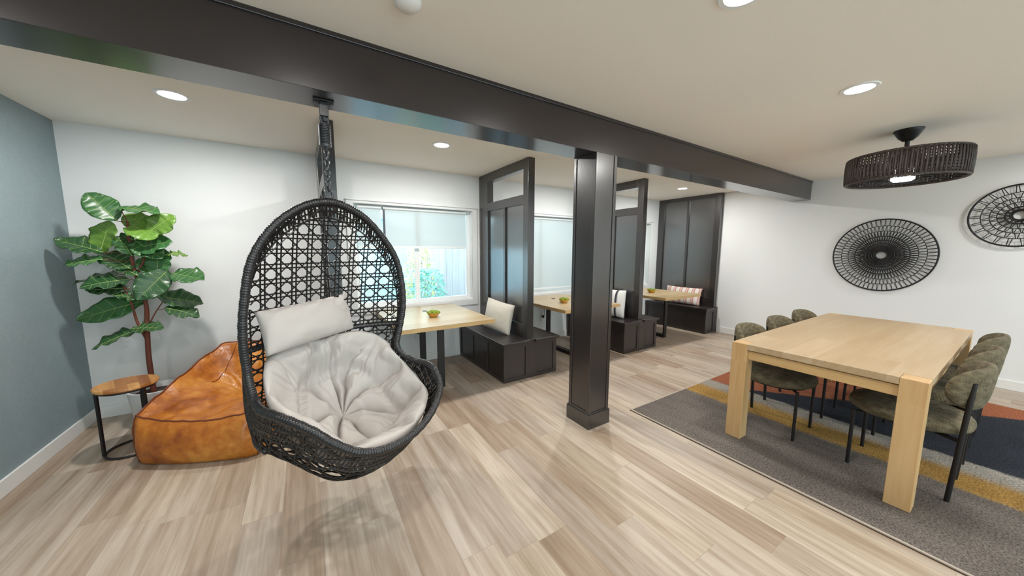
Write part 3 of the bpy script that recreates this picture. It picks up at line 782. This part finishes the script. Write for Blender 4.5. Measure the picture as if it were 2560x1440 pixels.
def bb_top(u, v):
    """u -1..1 across, v 0 front .. 1 back : top surface"""
    ze = lerpt([(0, .330), (.25, .395), (.5, .47), (.75, .55), (.92, .605), (1, .60)], v)
    zc = lerpt([(0, .285), (.25, .290), (.5, .265), (.68, .235), (.76, .28), (.85, .46), (.93, .60), (1, .60)], v)
    k = abs(u) ** 1.9
    k = abs(u) ** (2.6 - .7 * v); z = zc + (ze - zc) * k
    # plump side rolls and pleats into the pit
    z += .028 * math.sin(PI * min(1, abs(u) * 1.25)) ** 2 * math.sin(PI * v)
    x = u * (bb_w(v) - .012); y = v * BD + .035 * (1 - u * u) * (-1 if v < .5 else 1) * abs(2 * v - 1) ** 2
    p = Vector((x, y, z)); ang = math.atan2(x, y - .55); rad = math.hypot(x, y - .55)
    z += .016 * math.sin(ang * 13 + 3 * fbm(p * 4)) * math.exp(-((rad - .16) / .12) ** 2)
    z += .012 * fbm(p * 9)
    return Vector((x, y, z))
NU, NV = 60, 60
bmv = MB(); bmv.grid(lambda a, b: bb_top(a * 2 - 1, b), NU, NV)
# perimeter skirt down to the floor
per = [(-1 + 2 * i / (NU - 1), 0) for i in range(NU)] + [(1, j / (NV - 1)) for j in range(1, NV)] + [(1 - 2 * i / (NU - 1), 1) for i in range(1, NU)] + [(-1, 1 - j / (NV - 1)) for j in range(1, NV - 1)]
cen = Vector((0, BD / 2, 0)); NS_ = 14
def skirt(i, j):
    u, v = per[i]; p = bb_top(u, v); q = j / NS_
    n = Vector((0, -1, 0)) if v == 0 and abs(u) < .999 else (Vector((0, 1, 0)) if v == 1 and abs(u) < .999 else Vector((math.copysign(1, u), 0, 0)))
    if abs(abs(u) - 1) < 1e-6 and v in (0, 1): n = Vector((math.copysign(.7, u), -.7 if v == 0 else .7, 0))
    bul = .055 * math.sin(PI * min(1, q * 1.02)) ** .8 + .03 * q
    cf = 1 if n.y == 0 else 1
    edge = min(1, (1 - abs(u)) * 6 + .35) if abs(n.y) > .9 else min(1, min(v, 1 - v) * 6 + .35)
    r = p + n * bul * edge; r.z = p.z * (1 - q) + .004
    r += n * .008 * fbm(Vector((r.x * 7, r.y * 7, r.z * 9))) * math.sin(PI * q)
    return r
vs = []; NP = len(per)
for i in range(NP):
    for j in range(NS_ + 1): vs.append(skirt(i, j))
fs = [(i * (NS_ + 1) + j, ((i + 1) % NP) * (NS_ + 1) + j, ((i + 1) % NP) * (NS_ + 1) + j + 1, i * (NS_ + 1) + j + 1) for i in range(NP) for j in range(NS_)]
fs.append(tuple(i * (NS_ + 1) + NS_ for i in range(NP)))
bmv.add(vs, fs)
bob = obj('body', bmv, M['leather'], bgt, smooth=True)
pp = [bb_top(u, v) + Vector((0, 0, .002)) for u, v in per]
obj('piping', MB().tube(pp, .0065, 6, closed=True), M['seam'], bgt, smooth=True)
for sp in ([skirt(0, j) + Vector((-.001, -.001, 0)) for j in range(NS_ + 1)], [skirt(NU - 1, j) + Vector((.001, -.001, 0)) for j in range(NS_ + 1)],
           [bb_top(-.66, .60 + .40 * q / 10) + Vector((0, 0, .001)) for q in range(11)], [bb_top(.66, .60 + .40 * q / 10) + Vector((0, 0, .001)) for q in range(11)]):
    obj('seam', MB().tube(sp, .0032, 5), M['seam'], bgt, smooth=True)


# ================================================================= FIDDLE LEAF FIG
M['pot'] = nmat('white_glazed_pot', (.78, .78, .78), .25, coat=.3); M['bark'] = nmat('red_brown_bark', (.20, .055, .028), .7, noise_col=((.12, .035, .02), 30, (1, 1, .3), .2)); M['soil'] = nmat('soil', (.05, .035, .025), .95, bump=(80, 1))
def leaf_mat():
    mt = nmat('fig_leaf', rough=.32, spec=.55); t = NT(mt)
    at = t.n('ShaderNodeAttribute'); at.attribute_name = 'leafcol'
    tc = t.n('ShaderNodeTexCoord'); nz = t.noise(tc.outputs['Object'], 14, 3)
    c = t.mix(t.m('MULTIPLY', nz, .5), at.outputs['Color'], (.06, .16, .03))
    t.l(c, t.b.inputs['Base Color']); t.b.inputs['Subsurface Weight'].default_value = 0
    return mt
M['leaf'] = leaf_mat(); M['vein'] = nmat('leaf_vein', (.30, .42, .12), .5)
px_, py_ = -1.115, 3.83
pt = thing('fiddle_leaf_fig', 'tall fiddle leaf fig in the corner by the teal wall', 'potted plant', (px_, py_, 0))
obj('pot', MB().lathe([(.0001, .0), (.125, .0), (.135, .012), (.160, .27), (.163, .30), (.150, .302), (.146, .27), (.12, .04), (.0001, .04)], 40), M['pot'], pt, smooth='auto')
obj('soil', MB().lathe([(.0001, .262), (.143, .255), (.14, .2), (.0001, .2)], 30), M['soil'], pt)
o_ = Vector((px_, py_, 0))
TR = [(-1.125, 3.82, .20), (-1.128, 3.81, .545), (-1.113, 3.80, .81), (-1.102, 3.8, .99), (-1.12, 3.8, 1.138), (-1.147, 3.8, 1.331), (-1.152, 3.8, 1.518), (-1.146, 3.8, 1.66)]
B2 = [(-1.121, 3.8, .711), (-1.16, 3.79, .865), (-1.175, 3.78, 1.013), (-1.20, 3.76, 1.16)]
B3 = [(-1.13, 3.8, 1.25), (-1.07, 3.80, 1.40), (-1.03, 3.79, 1.56)]; B4 = [(-1.113, 3.8, .80), (-1.06, 3.82, .93), (-.99, 3.83, 1.05)]
tk = MB()
p = cat_spline([Vector(q) - o_ for q in TR], 5); tk.tube(p, [.019 - .012 * i / len(p) for i in range(len(p))], 10)
for b, r in ((B2, .011), (B3, .008), (B4, .006)):
    p = cat_spline([Vector(q) - o_ for q in b], 5); tk.tube(p, [r - r * .5 * i / len(p) for i in range(len(p))], 8)
obj('trunk', tk, M['bark'], pt, smooth='auto')
LEAVES = [(-1.192, 3.769, 1.662, -1.312, 3.749, 1.853, 55, 1), (-1.169, 3.782, 1.757, -.955, 3.679, 1.761, 18, 1), (-1.027, 3.755, 1.576, -.881, 3.712, 1.71, 48, 2), (-1.027, 3.823, 1.61, -1.182, 3.876, 1.723, 46, 2), (-1.31, 3.811, 1.422, -1.245, 3.791, 1.652, 42, 2), (-1.291, 3.793, 1.422, -1.498, 3.773, 1.52, 32, 0), (-1.287, 3.764, 1.368, -1.469, 3.744, 1.357, 24, 1), (-1.147, 3.767, 1.288, -1.31, 3.85, 1.425, 34, 0), (-1.128, 3.816, 1.519, -1.256, 3.87, 1.549, 44, 1), (-1.123, 3.814, 1.45, -.924, 3.72, 1.52, 40, 1), (-.943, 3.775, 1.402, -.841, 3.785, 1.434, 22, 2), (-1.158, 3.809, 1.33, -.975, 3.874, 1.284, 38, 1), (-.936, 3.82, 1.249, -.733, 3.701, 1.209, 30, 1), (-1.014, 3.798, 1.23, -1.011, 3.82, 1.473, 45, 1), (-.95, 3.79, 1.278, -1.11, 3.693, 1.07, 56, 0), (-1.169, 3.788, 1.212, -1.372, 3.669, 1.201, 25, 0), (-1.23, 3.825, 1.25, -1.50, 3.892, 1.214, 12, 0), (-1.177, 3.794, 1.142, -1.369, 3.726, 1.154, 28, 0), (-1.099, 3.823, 1.036, -1.479, 3.82, .935, 44, 1), (-1.046, 3.821, 1.062, -.786, 3.884, .993, 38, 0), (-.991, 3.791, .965, -.79, 3.75, .905, 24, 0), (-1.153, 3.798, .803, -1.406, 3.761, .731, 14, 0), (-1.196, 3.763, .822, -1.006, 3.696, .834, 18, 0), (-1.138, 3.815, 1.643, -.99, 3.685, 1.549, 40, 2), (-1.132, 3.754, 1.394, -1.184, 3.764, 1.547, 40, 0), (-1.119, 3.772, 1.236, -1.203, 3.761, 1.333, 36, 0), (-1.121, 3.788, 1.139, -.974, 3.73, 1.088, 40, 0), (-1.132, 3.83, 1.519, -.973, 3.737, 1.393, 44, 1), (-1.137, 3.783, 1.061, -1.222, 3.692, 1.109, 30, 0)]
LC = [(.014, .058, .026), (.030, .120, .040), (.13, .25, .03)]
trunk_pts = [Vector(q) for q in cat_spline(TR, 8)] + [Vector(q) for q in cat_spline(B2, 6)] + [Vector(q) for q in cat_spline(B3, 6)] + [Vector(q) for q in cat_spline(B4, 6)]
camp = Vector((0, 0, CZ))
for li, (bx, by, bz, ex, ey, ez, wpx, ci) in enumerate(LEAVES):
    B = Vector((bx, by, bz)); T = Vector((ex, ey, ez)); a = (T - B); Ln = a.length * 1.06; a.normalize()
    view = (camp - B).normalized(); c = min(.98, wpx / 52.0)
    vp = (view - a * view.dot(a)).normalized(); up = Vector((0, 0, 1)) - a * a.z
    up = up.normalized() if up.length > .15 else vp.cross(a)
    nrm = (vp * c + up * math.sqrt(1 - c * c) * (1 if up.dot(Vector((0, 0, 1))) > 0 else -1)).normalized(); nrm = (nrm - a * nrm.dot(a)).normalized()
    sd_ = a.cross(nrm); Wd = .19 * min(1.15, Ln / .22) ; droop = random.uniform(.015, .05)
    def lf(u, v, sg=1):
        s = u; w = Wd / 2 * (math.sin(PI * s ** .80) ** .75 if 0 < s < 1 else 0) * (.72 + .42 * s)
        q = 2 * v - 1; x = s * Ln
        off = q * w
        zz = .16 * abs(off) - droop * s * s + .010 * math.sin(s * 16 + li) * abs(q) ** 2 + .006 * math.sin(s * 30 + li * 2) * abs(q)
        return B + a * x + sd_ * off + nrm * zz - o_
    mb = MB().grid(lf, 22, 11)
    lo = obj('leaf', mb, M['leaf'], pt, smooth=True)
    ca = lo.data.color_attributes.new('leafcol', 'FLOAT_COLOR', 'POINT'); k = random.uniform(.8, 1.25); cc = LC[ci]
    for d in ca.data: d.color = (cc[0] * k, cc[1] * k, cc[2] * k, 1)
    so = lo.modifiers.new('solid', 'SOLIDIFY'); so.thickness = .0016
    vm = MB(); mid = [lf(i / 15, .5) + nrm * .0012 for i in range(16)]; vm.tube(mid, [.0030 - .0022 * i / 15 for i in range(16)], 5)
    for k in range(5):
        for sg in (0, 1):
            s0 = .12 + k * .16; pts_ = [lf(min(.98, s0 + q * .028), .5 + (sg - .5) * (q / 4) * .9) + nrm * .0012 for q in range(5)]
            vm.tube(pts_, .0010, 4, cap=False)
    obj('vein', vm, M['vein'], lo)
    near = min(trunk_pts, key=lambda q: (q - B).length + (0.25 if q.z > B.z + .01 else 0))
    mid_ = (near + B) / 2 + Vector((0, 0, -.006))
    obj('stalk', MB().tube(cat_spline([near - o_, mid_ - o_, B - o_], 5), .0028, 6), M['vein'] if ci == 2 else M['bark'], lo, smooth=True)

# ================================================================= HANGING EGG CHAIR
HX, HY = .125, 1.94; ANG = R(20)
Fv = Vector((math.sin(ANG), -math.cos(ANG), 0)); Sv = Vector((math.cos(ANG), math.sin(ANG), 0))
# local frame: x = S (viewer's right), y = -F (towards the back), so point (s, f, z) -> (s, -f, z)
def P3(s, f, z): return Vector((s, -f, z))
RIM = [(0, 0, 1.69), (.12, 0, 1.66), (.23, 0, 1.585), (.355, 0, 1.42), (.40, 0, 1.26), (.405, 0, 1.10), (.375, 0, .96), (.345, .01, .87), (.36, .05, .81), (.385, .14, .785), (.395, .24, .785), (.385, .32, .765), (.37, .38, .69), (.27, .44, .61), (.12, .49, .57), (-.03, .51, .575), (-.15, .50, .61), (-.24, .47, .68), (-.30, .43, .745), (-.35, .37, .785), (-.385, .28, .80), (-.395, .17, .79), (-.39, .06, .81), (-.39, 0, .90), (-.395, 0, 1.06), (-.38, 0, 1.21), (-.34, 0, 1.40), (-.25, 0, 1.55), (-.13, 0, 1.65)]
rim = cat_spline([P3(*q) for q in RIM], 10, closed=True)
def resample(pts, n, closed=True):
    ls = [0]; N = len(pts)
    for i in range(N if closed else N - 1): ls.append(ls[-1] + (pts[(i + 1) % N] - pts[i]).length)
    out = []; k = 0
    for j in range(n):
        d = ls[-1] * j / (n if closed else n - 1)
        while k < len(ls) - 2 and ls[k + 1] < d: k += 1
        q = (d - ls[k]) / max(1e-9, ls[k + 1] - ls[k]); out.append(pts[k].lerp(pts[(k + 1) % N], q))
    return out
M['resin'] = nmat('black_resin_wicker', (.012, .012, .013), .32, spec=.6); M['resin2'] = nmat('black_wicker_strands', (.010, .009, .009), .42, spec=.5)
ec = thing('hanging_egg_chair', 'black woven egg-shaped swing chair hanging by a chain from the beam', 'hanging chair', (HX, HY, 0), ANG)
rr_ = resample(rim, 1300)
obj('rim', MB().tube(rr_, [.0175 + .0011 * math.sin(i * 2 * PI / 4.0) + .0008 * math.sin(i * .37) for i in range(1300)], 10, closed=True), M['resin'], ec, smooth=True)
Cn = P3(0, .08, .85); Dn = P3(0, -.26, .43); PW = .62
def shell(t, th, k=1.0):
    """t 0..1 round the rim, th 0 (deepest) .. 1 (rim)"""
    n = len(SR); x = (t % 1) * n; i = int(x); Rp = SR[i % n].lerp(SR[(i + 1) % n], x - i)
    s, c = math.sin(th * PI / 2), max(0.0, math.cos(th * PI / 2))
    w = min(1, max(0, (Rp.z - .86) / .30)); w = w * w * (3 - 2 * w)
    s = (s ** PW) * (1 - w) + (1 - (1 - th) ** 1.55) * w
    c = (c ** PW) * (1 - w) + ((1 - th) ** .95) * w
    return Cn + (Rp - Cn) * s * k + (Dn - Cn) * c * k
SR = resample(rim, 144)
NT_, NH = 144, 44
ths = [(i / (NH - 1)) for i in range(NH)]
ths = [.5 - .5 * math.cos(PI * q) for q in ths]; ths[-1] = 1.0
V = [[shell(i / NT_, th) for th in ths] for i in range(NT_)]
# slice the shell with families of planes -> cane weave
cell = .072; dl = .0098
segs = {}
def slice_tri(tri, key, val):
    pts = []
    for (ia, pa), (ib, pb) in ((tri[0], tri[1]), (tri[1], tri[2]), (tri[2], tri[0])):
        fa, fb = val(pa), val(pb)
        lo, hi = min(fa, fb), max(fa, fb)
        pts.append((ia, ib, pa, pb, fa, fb))
    return pts
def families(n):
    ax = max(range(3), key=lambda k: abs(n[k]))
    if ax == 1: u, v = 0, 2
    elif ax == 0: u, v = 1, 2
    else: u, v = 0, 1
    return ax, u, v
from collections import defaultdict
graph = defaultdict(lambda: defaultdict(list)); pos = {}
def levels(lo, hi, kind):
    out = []
    if kind == 'wide':
        cw_ = .072
        for k in range(math.floor(lo / cw_) - 1, math.ceil(hi / cw_) + 2):
            if lo < k * cw_ < hi: out.append((k, 7, k * cw_))
    elif kind == 'pair':
        k0 = math.floor(lo / cell) - 1
        for k in range(k0, math.ceil(hi / cell) + 2):
            for sg in (-1, 1):
                c = k * cell + sg * dl
                if lo < c < hi: out.append((k, sg, c))
    else:
        k0 = math.floor(lo / cell) - 1
        for k in range(k0, math.ceil(hi / cell) + 2):
            c = (k + .5) * cell
            if lo < c < hi: out.append((k, 0, c))
    return out
for i in range(NT_):
    for j in range(NH - 1):
        q = [((i, j), V[i][j]), (((i + 1) % NT_, j), V[(i + 1) % NT_][j]), (((i + 1) % NT_, j + 1), V[(i + 1) % NT_][j + 1]), ((i, j + 1), V[i][j + 1])]
        if j == 0: q[0] = ((0, 0), V[0][0]); q[1] = ((0, 0), V[0][0])
        nrm = (q[2][1] - q[0][1]).cross(q[3][1] - q[1][1])
        if nrm.length < 1e-12: continue
        nrm.normalize(); ax, u, v = families(nrm)
        cen_ = (q[0][1] + q[2][1]) * .5; low = cen_.z < .66 and cen_.y < .12
        if low: ax += 3
        for tri in ((q[0], q[1], q[2]), (q[0], q[2], q[3])):
            if tri[0][0] == tri[1][0] or tri[1][0] == tri[2][0] or tri[0][0] == tri[2][0]: continue
            for fam, kind, fn in ((0, 'wide' if low else 'pair', lambda p: p[u]), (1, 'wide' if low else 'pair', lambda p: p[v]), (2, 'one', lambda p: p[u] + p[v]), (3, 'one', lambda p: p[u] - p[v])):
                if low and fam == 3: continue
                vals = [fn(x[1]) for x in tri]; lo, hi = min(vals), max(vals)
                for lv in levels(lo, hi, kind):
                    c = lv[2]; hit = []
                    for a_, b_ in ((0, 1), (1, 2), (2, 0)):
                        fa, fb = vals[a_], vals[b_]
                        if (fa - c) * (fb - c) < 0:
                            w_ = (c - fa) / (fb - fa); ek = tuple(sorted((tri[a_][0], tri[b_][0])))
                            key = (ax, fam, lv[0], lv[1], ek); pos[key] = tri[a_][1].lerp(tri[b_][1], w_); hit.append(key)
                    if len(hit) == 2:
                        g = graph[(ax, fam, lv[0], lv[1])]; g[hit[0]].append(hit[1]); g[hit[1]].append(hit[0])
weave = MB()
for fk, g in graph.items():
    seen = set()
    starts = [k for k in g if len(g[k]) == 1] + list(g)
    for s0 in starts:
        if s0 in seen: continue
        ch = [s0]; seen.add(s0); cur = s0
        while True:
            nx = [k for k in g[cur] if k not in seen]
            if not nx: break
            cur = nx[0]; seen.add(cur); ch.append(cur)
        pts_ = [pos[k] for k in ch]
        if len(pts_) < 2: continue
        # thin out
        out = [pts_[0]]
        for p in pts_[1:-1]:
            if (p - out[-1]).length > .016: out.append(p)
        if (pts_[-1] - out[-1]).length > 1e-4: out.append(pts_[-1])
        if len(out) < 2: continue
        off = (.0028 if fk[1] in (0, 1) else -.0028)
        r = (.0036 if fk[1] < 2 else .0032) if fk[0] < 3 else .0046
        if fk[1] < 2: off = 0
        outd = [p + (p - Cn).normalized() * off for p in out]
        weave.tube(outd, r, 4, cap=False)
obj('woven_shell', weave, M['resin2'], ec, weld=False)
# dense woven border beside the rim
bd = MB(); NB = 210
for i in range(NB):
    t = i / NB
    a = shell(t, .99999); b = shell(t + .003, .95); c = shell(t + .005, .90)
    bd.tube([a, b, c], .004, 4, cap=False)
    if i % 3 == 0: bd.tube([a, shell(t - .006, .95), shell(t - .010, .88)], .004, 4, cap=False)
for th in (.97, .93, .89):
    bd.tube([shell(i / 180, th) for i in range(180)], .0045, 5, closed=True)
obj('woven_border', bd, M['resin2'], ec, weld=False)
# frame bar behind the pillow, and base ring of the basket
SRs = shell
def hbar(z, r, name):
    pts_ = []
    for k in range(61):
        s_ = -1 + 2 * k / 60; best = None
    # trace the back of the shell at height z
    hits = []
    for i in range(NT_):
        for j in range(NH - 1):
            a, b = V[i][j], V[i][j + 1]
            if (a.z - z) * (b.z - z) < 0:
                h = a.lerp(b, (z - a.z) / (b.z - a.z))
                if h.y > -.02: hits.append(h)
    hits.sort(key=lambda h: math.atan2(h.x, h.y + .15))
    out = [hits[0]]
    for h in hits[1:]:
        if (h - out[-1]).length > .03: out.append(h)
    rs = resample(out, 160, closed=False)
    return obj(name, MB().tube(rs, [r + .0016 * math.sin(i * PI / 2) for i in range(160)], 8), M['resin'], ec, smooth=True)
hbar(.985, .014, 'frame_bar')
hbar(.52, .013, 'frame_bar')
# suspension
topz = 1.705
sus = MB(); sus.tube([(.018 * math.cos(2 * PI * k / 24), 0, topz + .02 + .024 * math.sin(2 * PI * k / 24)) for k in range(24)], .006, 8, closed=True)
obj('hanger_ring', sus, M['steel'], ec, smooth=True)
ch = MB(); z = topz + .048; k = 0; link = .034
while z < 1.955:
    pts_ = []
    for q in range(16):
        a = 2 * PI * q / 16; r_ = .0105; h = link / 2 - r_ * .3
        x = r_ * math.cos(a); zz = (h - r_) * (1 if math.sin(a) > 0 else -1) + r_ * math.sin(a) + z
        pts_.append((x, 0, zz) if k % 2 else (0, x, zz))
    ch.tube(pts_, .0036, 6, closed=True); z += link * .74; k += 1
obj('chain', ch, M['steel'], ec, smooth=True)
spz0, spz1 = 1.955, 2.062
sg_ = MB()
sg_.tube([(.021 * math.cos(q * 2 * PI / 10), .021 * math.sin(q * 2 * PI / 10), spz0 + .012 + (spz1 - spz0 - .024) * q / 110) for q in range(111)], .0042, 6)
obj('spring', sg_, M['steel'], ec, smooth=True)
sl = MB(); sl.lathe([(.0001, spz0), (.024, spz0), (.026, spz0 + .012), (.0001, spz0 + .012)], 20); sl.lathe([(.0001, spz1 - .012), (.026, spz1 - .012), (.024, spz1), (.0001, spz1)], 20)
for s in (-1, 1): sl.tube([(s * .026, 0, spz0 + .004), (s * .026, 0, spz1 - .004)], .004, 6)
obj('spring_housing', sl, M['steel'], ec, smooth='auto')
hk = MB(); hk.tube([(.017 * math.cos(2 * PI * k / 24), 0, 2.085 + .026 * math.sin(2 * PI * k / 24)) for k in range(24)], .0052, 8, closed=True)
obj('carabiner', hk, M['steel'], ec, smooth=True)
# fork strap that carries the shell
br = thing('swing_bracket', 'black steel bracket bolted under the beam holding the egg chair chain', 'bracket', (HX, HY, BZ), 0)
obj('base_plate', MB().box(-.045, .045, -.028, .028, -.008, -.0005), M['black'], br, bevel=.002)
obj('swivel_body', MB().box(-.020, .020, -.016, .016, -.075, -.008).lathe([(.0001, -.1), (.010, -.098), (.014, -.075), (.0001, -.074)], 16), M['blackgloss'], br, bevel=.003)
for s in (-1, 1): obj('bolt', MB().lathe([(.0001, -.014), (.008, -.014), (.008, -.008), (.0001, -.008)], 6, (s * .034, 0, 0)), M['steel'], br)

# --- seat cushion
M['cushion'] = nmat('grey_cushion_cloth', (.51, .47, .44), .85, bump=(260, .12), noise_col=((.55, .51, .48), 3, (1, 1, 1), .25))
CR = [(0, -.215, .985), (.11, -.20, 1.0), (.22, -.14, .985), (.31, -.03, .91), (.345, .10, .79), (.36, .22, .715), (.35, .30, .675), (.32, .36, .635), (.25, .41, .62), (.12, .45, .585), (-.02, .465, .59), (-.14, .455, .625), (-.225, .43, .69), (-.29, .385, .75), (-.335, .31, .79), (-.352, .20, .815), (-.345, .08, .86), (-.31, -.05, .945), (-.22, -.15, .985), (-.11, -.20, .985)]
crim = resample(cat_spline([P3(*q) for q in CR], 8, closed=True), 240)
Cc = P3(0, .09, .86); Dc = P3(.03, -.055, .505)
seams_t = [.03, .10, .185, .29, .45, .61, .76, .915]
def seamf(t):
    d = min(min(abs(t - s), 1 - abs(t - s)) for s in seams_t)
    return d
def cush(u, v):
    """u round the rim; v -1..1: outer back side -> edge -> inner face (v=1 at centre)"""
    side = 1 if v > 0 else -1; th = 1 - abs(v)           # th 1 at edge, 0 centre
    th = 1 - abs(v)
    tw = u + .02 * math.sin(th * 5 + u * 12)
    n = 240; x = (u % 1) * n; i = int(x); Rp = crim[i % n].lerp(crim[(i + 1) % n], x - i)
    a = th * PI / 2 * .97; s, c = math.sin(a), math.cos(a); p_ = .90
    mid = Cc + (Rp - Cc) * (max(s, 1e-4) ** p_) + (Dc - Cc) * (max(c, 1e-4) ** p_)
    _o = Vector((Cn.x, Cn.y, .95)); _d = mid - _o; _h = _bvh.ray_cast(_o, _d.normalized())
    if _h[0] is not None and _h[3] < _d.length + .040: mid = _o + _d.normalized() * max(.05, _h[3] - .040)
    nd = (Cc + Vector((0, 0, .15)) - mid); nd = nd.normalized()
    edge = math.sqrt(max(0, 1 - th ** 7))
    if side < 0: return mid - nd * .018 * edge
    ds = seamf((u + .035 * math.sin(th * 3.0 + u * 9) + .012 * noise.noise(Vector((th * 6, u * 8, 0)))) % 1); wdt = .004 + .013 * th
    g = .55 * min(1, ds / .050) ** .5 + .45 * (1 - math.exp(-(ds / wdt) ** .85))
    fade = min(1, max(0, th / .16)) ** .8
    puff = .006 + .105 * g * fade * (.75 + .25 * math.sin(PI * th)) * (1 - .35 * math.exp(-((th - .50) / .07) ** 2))
    q1 = noise.noise(Vector((mid.x * 7 + mid.y * 5, mid.x * -2 + mid.y * 2.4, 1.7))); q2 = noise.noise(Vector((u * 46, th * 1.6, 3.1)))
    sharp = lambda v: (1 - min(1, abs(v) * 3.2)) ** 2
    wr = -.012 * sharp(q1) * (.4 if th < .12 else 1) * g - .012 * g * sharp(q2) * (1 if .42 < th < .97 else 0) + .007 * noise.noise(mid * 9)
    return mid + nd * (puff + wr) * edge
from mathutils.bvhtree import BVHTree
_vs = [p for row in V for p in row]
_bvh = BVHTree.FromPolygons(_vs, [(i * NH + j, ((i + 1) % NT_) * NH + j, ((i + 1) % NT_) * NH + j + 1, i * NH + j + 1) for i in range(NT_) for j in range(NH - 1)])
vv = [-1 + .0 + i * (1.0 / 14) for i in range(14)] + [i / 60 for i in range(0, 61)]
cm = MB(); NUc = 260
vs = [cush(i / NUc, v) for i in range(NUc) for v in vv]; nvv = len(vv)
fs = [(i * nvv + j, ((i + 1) % NUc) * nvv + j, ((i + 1) % NUc) * nvv + j + 1, i * nvv + j + 1) for i in range(NUc) for j in range(nvv - 1)]
cm.add(vs, fs)
sc_ = obj('seat_cushion', cm, M['cushion'], smooth=True, loc=(HX, HY, 0)); sc_.rotation_euler = (0, 0, ANG)
tag(sc_, 'plump light grey tufted seat cushion filling the basket of the egg chair', 'cushion')
hp = obj('head_pillow', pillow_mesh(.50, .215, .125, n=30, seed=12, wr=.010, conc=.03), M['cushion'], smooth=True)
hp.location = Vector((HX, HY, 0)) + Sv * (-.082) + Fv * (-.105) + Vector((0, 0, 1.072))
hp.rotation_euler = (R(-10), R(-3), ANG + R(15))
tag(hp, 'light grey rectangular head pillow resting against the back of the egg chair', 'pillow')
